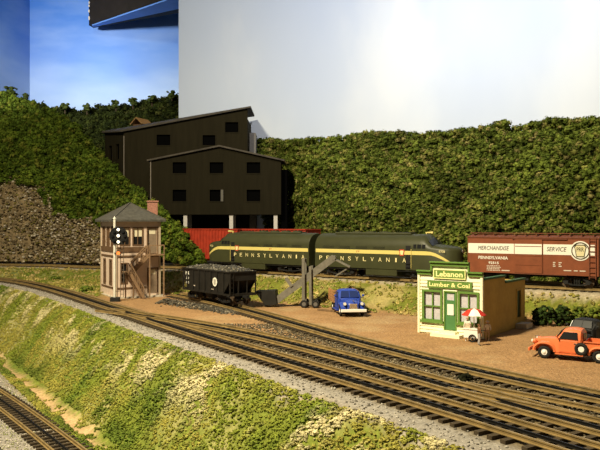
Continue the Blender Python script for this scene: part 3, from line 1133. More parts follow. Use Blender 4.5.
def locomotive(label, A, B, z):
    """A = rear end, B = nose end in plan"""
    rz = brand(A, B)
    t = thing('diesel_locomotive', label, 'locomotive', (A[0], A[1], z), rz, 'green locomotives of the rear train')
    W = 1.48
    secs = [loco_ring(0.35, W, 3.0, 4.22), loco_ring(0.5, W, 3.05, 4.3), loco_ring(12.3, W, 3.05, 4.3), loco_ring(12.75, W, 3.02, 4.26),
            loco_ring(13.05, W, 2.96, 3.98), loco_ring(13.55, W * .99, 2.9, 3.38), loco_ring(14.4, W * .95, 2.85, 3.30), loco_ring(15.2, W * .80, 2.8, 3.22),
            loco_ring(15.75, W * .48, 2.7, 3.1), loco_ring(15.98, W * .16, 2.5, 2.95)]
    MB().loft(secs).build('body_shell', M_LOCO, t, smooth=True)
    for s in (-1, 1):
        y = s * (W + 0.005)
        # cream stripe, sweeping down at the nose
        top = [(0.45, 2.72), (13.3, 2.72), (13.9, 2.66), (14.3, 2.54)]
        bot = [(14.3, 2.36), (13.9, 2.46), (13.3, 2.36), (0.45, 2.36)]
        b = MB().prism([(0.45, 2.36), (13.0, 2.36), (13.0, 2.72), (0.45, 2.72)], lambda p: Vector((p[0], y, p[1])), lambda p: Vector((p[0], y + s * 0.02, p[1])))
        b.build('cream_stripe', M_CREAM, t)
        path = [(13.0, W, 2.72, 2.36), (13.55, W * .99, 2.68, 2.36), (14.0, W * .97, 2.56, 2.26), (14.4, W * .95, 2.38, 2.10), (14.8, W * .88, 2.16, 1.92), (15.2, W * .80, 1.90, 1.70), (15.45, W * .66, 1.66, 1.52)]
        vs, fs = [], []
        for x, hw, a, c in path:
            for off in (0.006, 0.03):
                vs += [Vector((x, s * (hw + off), a)), Vector((x, s * (hw + off), c))]
        for k in range(len(path) - 1):
            o = k * 4
            for q in ((0, 1), (1, 3), (3, 2), (2, 0)):
                fs.append((o + q[0], o + q[1], o + 4 + q[1], o + 4 + q[0]))
        fs += [(0, 1, 3, 2), ((len(path) - 1) * 4, (len(path) - 1) * 4 + 1, (len(path) - 1) * 4 + 3, (len(path) - 1) * 4 + 2)]
        MB().add(vs, fs).build('nose_stripe', M_CREAM, t)
        xd = (1, 0, 0) if s < 0 else (-1, 0, 0)
        word = 'PENNSYLVANIA'
        for i, chh in enumerate(word):
            f = i / (len(word) - 1)
            cx = 1.1 + 9.7 * (f if s < 0 else 1 - f)
            wd = 0.16 if chh == 'I' else 0.36
            lettering('letter', chh, t, M_CREAMT, (cx - wd / 2 if s < 0 else cx + wd / 2, y, 1.62), xd, wd, 0.40, depth=0.03)
        k = keystone(t, 10.55, s * (W + 0.02), 2.54, 0.62, 0.62, M_KEY, d=0.03)
        keystone(k, 10.55, s * (W + 0.05), 2.54, 0.40, 0.40, M_CREAMT, 'inner_keystone', 0.01)
        lettering('number', '9708', t, M_CREAMT, ((14.35, s * (W * .95 + .012), 2.62) if s < 0 else (14.95, s * (W * .90 + .012), 2.62)), xd, 0.6, 0.22, depth=0.05)
        lettering('number', '97', t, M_KEY, (5.4 if s < 0 else 5.8, s * (W + 0.025), 2.45), xd, 0.4, 0.18, depth=0.012)
        # cab windows and door
        for x0, x1 in ((11.75, 12.05), (12.15, 12.55), (12.65, 12.98)):
            vs = [Vector((x0, s * (W + .012), 2.96)), Vector((x1, s * (W + .012), 2.96)), Vector((x1, s * (W * .975 + .012), 3.34)), Vector((x0, s * (W * .975 + .012), 3.34))]
            MB().loft([vs, [v - Vector((0, s * 0.05, 0)) for v in vs]]).build('cab_window', M_GLASSK, t)
        MB().box((11.2, s * (W + .004), 2.1), (0.5, 0.03, 2.2)).build('cab_door', M_BLACK, t)
        for x0 in (2.0, 4.0, 6.0, 8.0):
            b = MB()
            for q in range(5):
                b.box((x0, s * (W + .01), 2.84 + q * .055), (1.3, 0.04, 0.025))
            b.build('louver', M_LROOF, t)
        for q in range(4):
            MB().box((11.2, s * (W + .08), 0.55 + q * .32), (0.4, 0.12, 0.04)).build('cab_step', M_BLACK, t)
        MB().cyl((11.55, s * (W + .06), 1.1), (11.55, s * (W + .06), 2.9), 0.025, 6).build('grab_iron', M_CREAM, t)
        # windshield halves
        vs = [Vector((13.12, s * 0.06, 3.93)), Vector((13.12, s * 1.12, 3.62)), Vector((13.56, s * 1.2, 3.18)), Vector((13.56, s * 0.06, 3.42))]
        MB().loft([vs, [v + Vector((0.05, 0, 0.05)) for v in vs]]).build('windshield', M_GLASSK, t)
    MB().box((8.2, 0, 0.62), (3.5, 2.85, 0.7)).build('fuel_tank', M_LOCO, t, bevel=0.08)
    MB().box((8, 0, 0.86), (15.0, 2.7, 0.2)).build('underframe', M_BLACK, t)
    for x in (3.2, 12.9):
        bogie(t, x, 2.9)
    coupler(t, 0.35, -1)
    # roof gear
    b = MB()
    b.box((6.6, 0, 4.34), (8.8, 1.1, 0.16))
    b.build('roof_hatch_strip', M_LROOF, t, bevel=0.03)
    for x in (3.0, 4.6, 6.2, 7.8):
        MB().cyl((x, 0, 4.40), (x, 0, 4.52), 0.5, 18).build('roof_fan', M_LROOF, t, smooth=True)
    MB().box((10.2, 0, 4.36), (1.2, 0.7, 0.22)).build('exhaust_stack', M_BLACK, t)
    b = MB()
    b.cyl((12.0, 0.5, 4.42), (12.8, 0.5, 4.42), 0.05, 8, 0.12)
    b.box((12.1, 0.5, 4.33), (0.1, 0.1, 0.2))
    b.build('horn', M_CREAM, t)
    h = MB().cyl((15.7, 0, 2.78), (16.05, 0, 2.78), 0.22, 14).build('headlight', M_BLACK, t)
    MB().cyl((16.05, 0, 2.78), (16.07, 0, 2.78), 0.18, 14).build('lens', mat('headlight_glass', (0.85, 0.82, 0.72), 0.15), h)
    MB().box((15.3, 0, 0.55), (0.7, 2.0, 0.5)).build('pilot', M_BLACK, t, bevel=0.1)
    return t


def at_rear(px_):
    """point of the straight part of the rear track seen at picture column px_"""
    k = np.argmin(np.abs(300 + F * REAR[:, 0] / REAR[:, 1] - px_))
    return REAR[k]


pm = at_rear(320.5)
u1 = at_rear(466) - pm
u1 = u1 / np.hypot(*u1)
u2 = at_rear(210) - pm
u2 = u2 / np.hypot(*u2)
locomotive('green cab locomotive facing right with its nose beside the boxcar', pm + u1 * 0.05, pm + u1 * 16, RR)
locomotive('green cab locomotive facing left behind the coal-loaded black hopper', pm + u2 * 0.05, pm + u2 * 16, RR)

# ---- the brown boxcar
M_BOX = mat('boxcar_brown', (0.205, 0.058, 0.022), 0.6, var=0.14, scale=1.2)
M_BOXR = mat('boxcar_roof_brown', (0.16, 0.050, 0.024), 0.7, var=0.2)
bl, brr = at_rear(474), at_rear(606)
BL = 10.9
ub = (brr - bl) / np.hypot(*(brr - bl))
nb = np.array([-ub[1], ub[0]])
box = thing('boxcar', 'brown boxcar with a broad white stripe at the end of the rear train', 'boxcar', (bl[0], bl[1], RR), brand(bl, brr))
BW, Z0, Z1 = 1.45, 1.02, 4.12
MB().box((BL / 2, 0, (Z0 + Z1) / 2), (BL, BW * 2, Z1 - Z0)).build('body', M_BOX, box)
for s in (-1, 1):
    b = MB()
    b.prism([(0, Z1 + .22), (s * (BW + .06), Z1), (s * (BW + .06), Z1 - .08), (0, Z1)], lambda p: Vector((-0.06, p[0], p[1])), lambda p: Vector((BL + .06, p[0], p[1])))
    b.build('roof_slope', M_BOXR, box)
for k in range(3):
    MB().box((BL / 2, -0.26 + k * .26, Z1 + .32), (BL + 0.3, 0.2, 0.06)).build('roofwalk_plank', M_BOXR, box)
for k in range(12):
    MB().box((0.45 + k * (BL - .9) / 11, 0, Z1 + .2), (0.08, BW * 1.7, 0.09)).build('roof_rib', M_BOXR, box)
YS = -(BW + 0.012)
DX0, DX1 = BL * .385, BL * .595
for s in (-1, 1):
    ys = s * (BW + 0.012)
    dr = MB().box(((DX0 + DX1) / 2, s * (BW + 0.05), (Z0 + Z1) / 2 - .02), (DX1 - DX0, 0.10, Z1 - Z0 - .2)).build('sliding_door', M_BOX, box)
    b = MB()
    for q in (0.25, 0.5, 0.75):
        b.box(((DX0 + DX1) / 2, s * (BW + 0.115), Z0 + (Z1 - Z0) * q), (DX1 - DX0 - .1, 0.03, 0.06))
    b.build('door_rib', M_BOX, dr)
    MB().box(((DX0 + DX1) / 2, s * (BW + .116), 3.12), (DX1 - DX0 - .02, 0.016, 0.86)).build('white_band', M_WHITE, dr)
    for zq in (Z0 + .02, Z1 - .14):
        MB().box(((DX0 + DX1) / 2 + .9, s * (BW + .06), zq), (DX1 - DX0 + 2.2, 0.12, 0.07)).build('door_track', M_BOXR, box)
    for x0, x1 in ((0.02, DX0 - .02), (DX1 + .02, BL - .75), (BL - 0.62, BL - .3)):
        MB().box(((x0 + x1) / 2, s * (BW + .008), 3.12), (x1 - x0, 0.016, 0.86)).build('white_band', M_WHITE, box)
    for x in [0.04, DX0 - .05, DX1 + .05, BL - .04]:
        MB().box((x, s * (BW + .012), (Z0 + Z1) / 2), (0.05, 0.024, Z1 - Z0)).build('side_seam', M_BOX, box)
    lx = BL - .45 if s < 0 else .45
    b = MB()
    for x in (lx - .25, lx + .25):
        b.bar((x, s * (BW + .09), Z0 - .25), (x, s * (BW + .09), Z1), 0.05)
    for q in range(8):
        b.bar((lx - .25, s * (BW + .09), Z0 - .1 + q * .42), (lx + .25, s * (BW + .09), Z0 - .1 + q * .42), 0.045)
    b.build('ladder', M_BOXR, box)
M_SCRIPT = mat('script_grey', (0.10, 0.09, 0.08), 0.7)
lettering('lettering', 'MERCHANDISE', box, M_SCRIPT, (0.95, YS, 2.98), (1, 0, 0), 2.75, 0.36, shear=0.25, depth=0.03)
lettering('lettering', 'SERVICE', box, M_SCRIPT, (DX1 + .35, YS, 2.98), (1, 0, 0), 1.6, 0.36, shear=0.25, depth=0.03)
lettering('lettering', 'PENNSYLVANIA', box, M_WHITE, (1.0, YS, 2.18), (1, 0, 0), 2.6, 0.27, bold=0.02, depth=0.014)
lettering('lettering', '92515', box, M_WHITE, (1.9, YS, 1.76), (1, 0, 0), 0.9, 0.22, bold=0.02, depth=0.014)
M_DATA = mat('data_print', (0.60, 0.52, 0.44), 0.6)
for r in range(4):
    b = MB()
    x = 1.75
    while x < 2.85:
        wq = random.uniform(0.06, 0.2)
        b.box((x + wq / 2, YS - .004, 1.62 - r * .13), (wq, 0.012, 0.075))
        x += wq + 0.05
    b.build('data_line', M_DATA, box)
for x0, x1, z in ((3.05, 3.75, 1.24), (7.35, 7.55, 2.05), (7.35, 7.5, 1.9), (7.35, 7.55, 1.75), (7.8, 8.05, 2.05), (7.8, 7.95, 1.9), (7.8, 8.05, 1.75), (8.2, 8.8, 1.42), (9.0, 9.3, 1.42), (9.45, 9.9, 1.42)):
    MB().box(((x0 + x1) / 2, YS - .004, z), (x1 - x0, 0.012, 0.085)).build('data_line', M_DATA, box)
xc, zc = BL * .872, 3.05
MB().cyl((xc, YS + .01, zc), (xc, YS - .02, zc), 0.80, 32).build('emblem_disc', M_WHITE, box)
e = MB().torus((xc, YS - .02, zc), (0, 1, 0), 0.66, 0.045, 32, 6).build('emblem_ring', mat('emblem_dark', (0.05, 0.045, 0.02), 0.6), box)
e = keystone(box, xc, YS - .022, zc, 1.0, 1.02, MATS['emblem_dark'], 'emblem_keystone', 0.012)
keystone(e, xc, YS - .034, zc, 0.84, 0.86, mat('emblem_cream', (0.66, 0.60, 0.36), 0.6), 'inner_keystone', 0.01)
lettering('monogram', 'PRR', e, MATS['emblem_dark'], (xc - .28, YS - .046, zc - .05), (1, 0, 0), 0.56, 0.34, depth=0.008, bold=0.01)
MB().box((BL / 2, 0, 0.9), (BL - .6, 0.5, 0.3)).build('centre_sill', M_BLACK, box)
MB().box((BL / 2 - .8, -0.9, 0.7), (1.2, 0.5, 0.5)).build('brake_cylinder', M_BLACK, box)
for x in (1.75, BL - 1.75):
    bogie(box, x, 1.7)
coupler(box, 0, -1)
coupler(box, BL, 1)

# ---- hopper cars
def hopper(name, label, A, rz, L, Wd, H0, H1, m, nrib, z, group=None, ribw=0.12, letters=None, bays=3):
    t = thing(name, label, 'hopper car', (A[0], A[1], z), rz, group)
    hw = Wd / 2
    e = 1.15
    for s in (-1, 1):
        b = MB()
        b.prism([(0, H1), (L, H1), (L, H1 - .75), (L - e, H0), (e, H0), (0, H1 - .75)], lambda p: Vector((p[0], s * hw, p[1])), lambda p: Vector((p[0], s * (hw - .07), p[1])))
        b.build('side_sheet', m, t)
        MB().box((L / 2, s * (hw + .02), H1), (L + .06, 0.16, 0.12)).build('top_rail', m, t)
        MB().box((L / 2, s * (hw + .01), H0 - .02), (L, 0.1, 0.16)).build('side_sill', m, t)
        for k in range(nrib):
            x = e * .9 + (L - 1.8 * e) * k / (nrib - 1)
            MB().box((x, s * (hw + .05), (H0 + H1) / 2), (ribw, 0.1, H1 - H0 - .06)).build('side_rib', m, t)
        for x in (0.06, L - .06):
            MB().box((x, s * (hw - .04), (H0 + H1) / 2), (0.1, 0.1, H1 - H0)).build('corner_post', m, t)
    for s, x0 in ((1, 0), (-1, L)):
        b = MB()
        b.prism([(0.03, H1), (0.10, H1), (0.1, H1 - .75), (2.3, H0 - .1), (2.2, H0 - .16), (0.03, H1 - .78)], lambda p: Vector((x0 + s * p[0], -hw + .05, p[1])), lambda p: Vector((x0 + s * p[0], hw - .05, p[1])))
        b.build('end_sheet', m, t)
        MB().box((x0, 0, H1), (0.14, Wd, 0.12)).build('top_rail', m, t)
        MB().box((x0 + s * .1, 0, H0 - .02), (0.2, Wd, 0.24)).build('end_sill', m, t)
        for y in (-.45, .45):
            MB().bar((x0 + s * .1, y, H0 + .1), (x0 + s * .1, y, H1 - .7), 0.09).build('end_post', m, t)
        b = MB()
        for y in (hw - .35, hw - .02):
            yy = -y if s > 0 else -y
            b.bar((x0 - s * .03, yy, H0), (x0 - s * .03, yy, H1), 0.04)
        for q in range(5):
            zq = H0 + .2 + (H1 - H0 - .3) * q / 4
            b.bar((x0 - s * .03, -hw + .02, zq), (x0 - s * .03, -hw + .35, zq), 0.04)
        b.build('ladder', m, t)
    for k in range(bays):
        xc_ = L * (k + 1) / (bays + 1)
        b = MB()
        b.prism([(xc_ - .9, H0), (xc_ + .9, H0), (xc_ + .3, 0.42), (xc_ - .3, 0.42)], lambda p: Vector((p[0], -hw + .35, p[1])), lambda p: Vector((p[0], hw - .35, p[1])))
        b.build('hopper_bay', m, t)
    for x in (1.45, L - 1.45):
        bogie(t, x, 1.6)
    coupler(t, 0, -1)
    coupler(t, L, 1)
    return t


M_HOPK = mat('hopper_black', (0.014, 0.013, 0.011), 0.55, var=0.3, scale=1.5)
M_HOPR = mat('hopper_red', (0.34, 0.036, 0.016), 0.6, var=0.2, scale=1.5)


def along(line, px_):
    return line[np.argmin(np.abs(300 + F * line[:, 0] / line[:, 1] - px_))]


ha = np.array((-10.35, 69.3))
hb = np.array((-5.05, 62.3))
rzh = brand(ha, hb)
HL = float(np.hypot(*(hb - ha)))
hop = hopper('hopper_car', 'black hopper car heaped with coal on the siding', ha, rzh, HL, 2.75, 1.0, 3.0, M_HOPK, 7, RZ)
yh = -(2.75 / 2 + .012)
lettering('lettering', 'PRR', hop, M_WHITE, (0.62, yh, 2.35), (1, 0, 0), 0.75, 0.34, bold=0.02, depth=0.02)
lettering('lettering', '220', hop, M_WHITE, (0.70, yh, 1.95), (1, 0, 0), 0.6, 0.22, depth=0.02)
lettering('lettering', '475', hop, M_WHITE, (0.70, yh, 1.5), (1, 0, 0), 0.6, 0.26, depth=0.02)
MB().box((2.25, yh - .006, 1.42), (0.5, 0.012, 0.09)).build('data_line', M_DATA, hop)
MB().box((5.7, yh - .006, 1.32), (0.5, 0.012, 0.05)).build('data_line', M_DATA, hop)
b = MB()
ring_ = [(6.35 + .40 * math.cos(a), 2.02 + .40 * math.sin(a)) for a in np.linspace(0, 2 * PI, 24, endpoint=False)]
e = MB().prism(ring_, lambda p: Vector((p[0], yh - .1, p[1])), lambda p: Vector((p[0], yh - .115, p[1]))).build('emblem_disc', M_WHITE, hop)
keystone(e, 6.35, yh - .116, 2.02, 0.46, 0.5, mat('emblem_grey', (0.35, 0.34, 0.30), 0.6), 'emblem_keystone', 0.008)
# coal load: a heaped bed with loose lumps on it
nx, ny = 36, 14
gx, gy = np.meshgrid(np.linspace(0.12, HL - .12, nx), np.linspace(-1.26, 1.26, ny))
edge = np.minimum(np.minimum(gx - .12, HL - .12 - gx) / 1.2, np.minimum(gy + 1.26, 1.26 - gy) / 0.9)
hz = 2.95 + 0.42 * np.clip(edge, 0, 1) ** 0.7 * (0.75 + 0.5 * vnoise(gx, gy, 0.9, 3))
V = np.stack([gx.ravel(), gy.ravel(), hz.ravel()], 1)
ii = np.arange(nx * ny).reshape(ny, nx)
Fq = np.stack([ii[:-1, :-1], ii[:-1, 1:], ii[1:, 1:], ii[1:, :-1]], 2).reshape(-1, 4)
coal = raw_mesh('coal_load', V, Fq, np.tile([[0.05, 0.045, 0.032]], (len(V), 1)), M_COAL, None, hop)
n = 900
cx, cy = RNG.uniform(0.2, HL - .2, n), RNG.uniform(-1.22, 1.22, n)
e_ = np.minimum(np.minimum(cx - .12, HL - .12 - cx) / 1.2, np.minimum(cy + 1.26, 1.26 - cy) / 0.9)
cz = 2.95 + 0.42 * np.clip(e_, 0, 1) ** 0.7 * (0.75 + 0.5 * vnoise(cx, cy, 0.9, 3))
STONES = clump_variants(1, 8, 0.35, 3, 0.8)
scatter('coal_lumps', np.stack([cx, cy, cz], 1), RNG.uniform(0.05, 0.13, n), pick_cols(n, [(0.035, 0.033, 0.026), (0.10, 0.09, 0.065), (0.22, 0.20, 0.16)], [5, 3, 1]), STONES, M_COAL, 'stuff', coal)

RED_L = 9.6
r0 = along(MINE_TR, 191)
rzr = brand((0, 0), RU)
hr1 = hopper('hopper_car', 'red ribbed hopper car half hidden by the bushes under the mine', r0, rzr, RED_L, 2.9, 1.0, 4.62, M_HOPR, 15, RR, 'red hopper cars under the mine')
r1 = r0 + RU * (RED_L + 0.9)
hr2 = hopper('hopper_car', 'red ribbed hopper car behind the gap between the two locomotives', r1, rzr, RED_L, 2.9, 1.0, 4.62, M_HOPR, 15, RR, 'red hopper cars under the mine')
for q, wd in ((3.6, 0.55), (2.9, 0.5)):
    lettering('lettering', 'PRR' if q > 3 else '188', hr1, M_WHITE, (0.5, -1.47, q), (1, 0, 0), wd, 0.38, depth=0.12)

# ------------------------------------------------------------------ the store
M_CREAMW = mat('store_cream', (0.84, 0.82, 0.58), 0.75, var=0.06, scale=2.0)
M_GREEN = mat('store_green', (0.115, 0.22, 0.040), 0.6, var=0.08)
M_GREEND = mat('store_door_green', (0.07, 0.19, 0.06), 0.6, var=0.08)
M_OCHRE = mat('store_side_ochre', (0.46, 0.32, 0.085), 0.85, var=0.12, scale=1.2)
M_PANE = mat('window_lace', (0.52, 0.50, 0.54), 0.35, var=0.12, scale=8)
M_YEL = mat('sign_yellow', (0.85, 0.83, 0.36), 0.6)
SA = math.atan2(-0.6, 0.8)
store = thing('store_building', 'small cream clapboard store with green trim and a false front', 'building', (8.27, 48.65, 0.0), SA)
SW, SD = 4.62, 8.1
nF, uF = Vector((0, -1, 0)), Vector((1, 0, 0))
P0 = Vector((0, 0, 0))
W1, W2 = ((0.34, 0.95), (1.74, 3.02)), ((2.96, 0.95), (4.36, 3.02))
DR = ((1.98, 0.42), (2.74, 2.95))
hs = [rect(*a, *b_) for a, b_ in (W1, W2, DR)]
MB().panel([(0, 0.02), (SW, 0.02), (SW, 4.2), (3.66, 4.2), (3.66, 4.82), (1.0, 4.82), (1.0, 4.2), (0, 4.2)], hs, 0.22, P0, uF, up3, nF).build('front_wall', M_CREAMW, store)
# clapboards, each a wedge board across the free wall widths
nb_ = 17
for k in range(nb_):
    z0 = 0.12 + k * 0.225
    z1 = z0 + 0.225
    segs = [(0.08, SW - .08)]
    for (a, b_) in (W1, W2, DR):
        x0, x1, q0, q1 = a[0] - .10, b_[0] + .10, a[1] - .12, b_[1] + .10
        if z1 > q0 + .02 and z0 < q1 - .02:
            ns = []
            for s0, s1 in segs:
                if s0 < min(x0, s1):
                    ns.append((s0, min(x0, s1)))
                if s1 > max(x1, s0):
                    ns.append((max(x1, s0), s1))
            segs = ns
    for s0, s1 in segs:
        if s1 - s0 < 0.05:
            continue
        MB().prism([(0.0, z0), (-0.075, z0), (-0.02, z1), (0.0, z1)], lambda p: Vector((s0, p[0], p[1])), lambda p: Vector((s1, p[0], p[1]))).build('clapboard', M_CREAMW, store)
for x in (0.03, SW - .03):
    MB().box((x, -0.05, 2.1), (0.16, 0.14, 4.1)).build('corner_board', M_CREAMW, store)
for a, b_ in (W1, W2):
    o = window_part(store, P0 + Vector((0, -0.06, 0)), uF, nF, a, b_, M_GREEN, M_PANE, 0.14, (0.5,), inset=0.14, rails=(0.48,))
    MB().box(((a[0] + b_[0]) / 2, -0.14, a[1] - .06), (b_[0] - a[0] + .3, 0.16, 0.14)).build('sill', M_GREEN, o)
d = MB().panel(rect(DR[0][0], DR[0][1], DR[1][0], DR[1][1]), [rect(DR[0][0] + .12, 2.42, DR[1][0] - .12, 2.86)], 0.06, P0 + Vector((0, -.02, 0)), uF, up3, nF).build('door', M_GREEND, store)
MB().panel(rect(DR[0][0] + .12, 2.42, DR[1][0] - .12, 2.86), [], 0.02, P0 + Vector((0, 0.01, 0)), uF, up3, nF).build('transom_pane', M_PANE, d)
MB().panel(rect(DR[0][0] + .16, 1.42, DR[1][0] - .14, 2.16), [], 0.03, P0 + Vector((0, -.04, 0)), uF, up3, nF).build('door_notice', M_WHITE, d)
MB().panel(rect(DR[0][0] - .09, DR[0][1], DR[1][0] + .09, DR[1][1] + .10), [rect(DR[0][0], DR[0][1] + .001, DR[1][0], DR[1][1])], 0.14, P0 + Vector((0, -.08, 0)), uF, up3, nF).build('door_casing', M_GREEN, store)
MB().ell((DR[1][0] - .1, -.08, 1.5), (.04, .04, .04), 8, 6).build('door_knob', M_CHROME, d)
# cornices and signs
for x0, x1, z in ((-0.06, 1.0, 4.05), (3.66, SW + .06, 4.05), (0.92, 3.74, 4.68)):
    b = MB()
    b.box(((x0 + x1) / 2, -0.08, z + .15), (x1 - x0, 0.16, 0.22))
    b.box(((x0 + x1) / 2, -0.14, z + .30), (x1 - x0 + .03, 0.28, 0.09))
    b.build('cornice', M_GREEN, store)
for x in (0.98, 3.68):
    MB().box((x, -0.07, 4.42), (0.12, 0.12, 0.55)).build('parapet_edge', M_GREEN, store)
sb = MB().box((2.33, -0.08, 4.18), (2.3, 0.14, 0.62)).build('upper_sign_board', M_GREEN, store)
b = MB()
b.panel(rect(1.16, 3.86, 3.50, 4.50), [rect(1.22, 3.92, 3.44, 4.44)], 0.03, Vector((0, -.165, 0)), uF, up3, nF)
b.build('sign_border', M_YEL, sb)
lettering('sign_lettering', 'Lebanon', sb, M_YEL, (1.36, -0.155, 4.0), (1, 0, 0), 1.95, 0.38, bold=0.03, depth=0.015)
sb = MB().box((2.33, -0.10, 3.46), (3.24, 0.10, 0.48)).build('lower_sign_board', M_GREEN, store)
lettering('sign_lettering', 'Lumber & Coal', sb, M_YEL, (0.86, -0.152, 3.31), (1, 0, 0), 2.94, 0.30, bold=0.025, depth=0.015)
st_ = MB().box((2.30, -0.42, 0.10), (2.1, 0.8, 0.2)).box((2.34, -0.28, 0.29), (1.2, 0.52, 0.18)).build('front_steps', M_CREAMW, store)
# side walls, back, roofs
SWH = rect(6.35, 0.75, 7.15, 2.7)
MB().panel([(0.22, 0.02), (SD, 0.02), (SD, 3.42), (4.0, 3.42), (4.0, 3.86), (0.22, 3.86)], [SWH], 0.2, Vector((SW, 0, 0)), Vector((0, 1, 0)), up3, Vector((1, 0, 0))).build('side_wall', M_OCHRE, store)
MB().panel([(0.22, 0.02), (SD, 0.02), (SD, 3.42), (4.0, 3.42), (4.0, 3.86), (0.22, 3.86)], [], 0.2, Vector((0.2, 0, 0)), Vector((0, 1, 0)), up3, Vector((1, 0, 0))).build('side_wall', M_OCHRE, store)
MB().box((SW / 2, SD - .1, 1.7), (SW - .4, 0.2, 3.4)).build('back_wall', M_OCHRE, store)
sdoor = MB().panel(SWH, [], 0.06, Vector((SW - .06, 0, 0)), Vector((0, 1, 0)), up3, Vector((1, 0, 0))).build('side_door', mat('side_door_green', (0.03, 0.055, 0.02), 0.6), store)
MB().panel(rect(6.2, 0.6, 7.3, 2.85), [rect(6.35, 0.75, 7.15, 2.7)], 0.1, Vector((SW + .05, 0, 0)), Vector((0, 1, 0)), up3, Vector((1, 0, 0))).build('side_door_casing', M_OCHRE, store)
MB().box((SW + .4, 6.75, 0.18), (0.8, 1.3, 0.36)).build('side_step', M_FOOT, store)
b = MB()
b.box((SW / 2, 2.1, 3.72), (SW - .4, 3.8, 0.1))
b.box((SW / 2, 6.0, 3.28), (SW - .4, 4.0, 0.1))
b.build('roof_deck', mat('tar_roof', (0.05, 0.05, 0.045), 0.9), store)
for y0, y1, z in ((0.2, 4.05, 3.88), (4.05, SD + .05, 3.44)):
    for x in (SW - .08, .08):
        MB().box((x, (y0 + y1) / 2, z + .05), (0.32, y1 - y0, 0.14)).build('coping', mat('coping_green', (0.035, 0.10, 0.035), 0.6, var=0.2), store)
b = MB()
b.cyl((SW - .5, 0.55, 3.75), (SW - .5, 0.55, 4.05), 0.09, 8)
b.build('vent_pipe', M_BLACK, store)

# ------------------------------------------------------------------ conveyor loader
M_CONV = mat('conveyor_grey', (0.16, 0.148, 0.12), 0.7, var=0.25, scale=2.0)
cp = on_z(308, 307.0)
con = thing('coal_conveyor', 'long grey tilted coal conveyor on wheels behind the siding', 'conveyor', (cp.x, cp.y, 0), math.radians(-8))
k = cp.y / F
cl = lambda px_, py_, y=0.0: Vector(((px_ - 308) * k, y, (307 - py_) * k))
A_, B_ = cl(274, 302.5), cl(334, 257.5)
d_ = (B_ - A_).normalized()
n_ = Vector((-d_.z, 0, d_.x))
b = MB()
for y in (-0.42, 0.42):
    b.bar(A_ + Vector((0, y, 0)), B_ + Vector((0, y, 0)), 0.1, 0.62, up=n_)
b.build('boom_frame', M_CONV, con)
MB().bar(A_ + n_ * .12, B_ + n_ * .12, 0.74, 0.06, up=n_).build('belt', mat('belt_rubber', (0.05, 0.047, 0.04), 0.9), con)
Lb = (B_ - A_).length
for i in range(14):
    c = A_ + d_ * (Lb * (i + .5) / 14) + n_ * .17
    MB().bar(c + Vector((0, -.36, 0)), c + Vector((0, .36, 0)), 0.08, 0.06).build('flight', M_CONV, con)
for c in (A_, B_):
    MB().cyl(c + Vector((0, -.5, 0)), c + Vector((0, .5, 0)), 0.2, 12).build('end_roller', M_CONV, con)
# discharge hood
H1, H2, H3 = cl(335, 259), cl(350, 266.5), cl(335, 276)
h = MB().bar(H1, H2, 0.8, 0.14, up=(0, 0, 1)).build('discharge_hood', M_CONV, con)
MB().bar(H2, H3, 0.12, 0.12).build('hood_arm', M_CONV, h)
MB().bar(H2 + Vector((0, .35, 0)), H3 + Vector((0, .35, 0)), 0.1, 0.1).build('hood_arm', M_CONV, h)
# carriage
for y in (-.62, .62):
    MB().bar(cl(304.3, 304, y), cl(304.3, 258.5, y), 0.26, 0.26).build('mast', M_CONV, con)
    MB().bar(cl(311.5, 304, y), cl(311.0, 266, y), 0.22, 0.22).build('mast', M_CONV, con)
    w_ = MB().torus(cl(305, 304.6, y * 1.25) + Vector((0, 0, .14)), (0, 1, 0), 0.26, 0.10, 16, 8).build('wheel', M_TYRE, con)
    MB().cyl(cl(305, 304.6, y * 1.25 - .06) + Vector((0, 0, .14)), cl(305, 304.6, y * 1.25 + .06) + Vector((0, 0, .14)), 0.2, 14).build('hub', mat('hub_grey', (0.13, 0.12, 0.11), 0.6), w_)
    w_ = MB().torus(cl(316.5, 304.6, y * 1.25) + Vector((0, 0, .14)), (0, 1, 0), 0.26, 0.10, 16, 8).build('wheel', M_TYRE, con)
    MB().cyl(cl(316.5, 304.6, y * 1.25 - .06) + Vector((0, 0, .14)), cl(316.5, 304.6, y * 1.25 + .06) + Vector((0, 0, .14)), 0.2, 14).build('hub', MATS['hub_grey'], w_)
b = MB()
b.bar(cl(305, 303, -.8), cl(305, 303, .8), 0.12)
b.bar(cl(316.5, 303, -.8), cl(316.5, 303, .8), 0.12)
b.bar(cl(304, 303, 0), cl(319, 303, 0), 0.3, 0.16)
b.build('axle_frame', M_CONV, con)
for a, c in (((304.3, 258.5), (304.3, 258.5)),):
    MB().bar(cl(304.3, 259.2, -.62), cl(304.3, 259.2, .62), 0.14).build('cross_bar', M_CONV, con)
MB().bar(cl(286.5, 278, -.5), cl(292.5, 286, -.5), 0.12, 0.3).build('bracket', M_CONV, con)
hb_ = MB()
hb_.prism([(-1.7, 1.25), (0.15, 1.35), (0.35, 0.1), (-0.75, 0.0)], lambda p: cl(274, 305, -.75) + Vector((p[0], 0, p[1])), lambda p: cl(274, 305, .75) + Vector((p[0], 0, p[1])))
hb_.build('feed_hopper', M_HOPK, con)

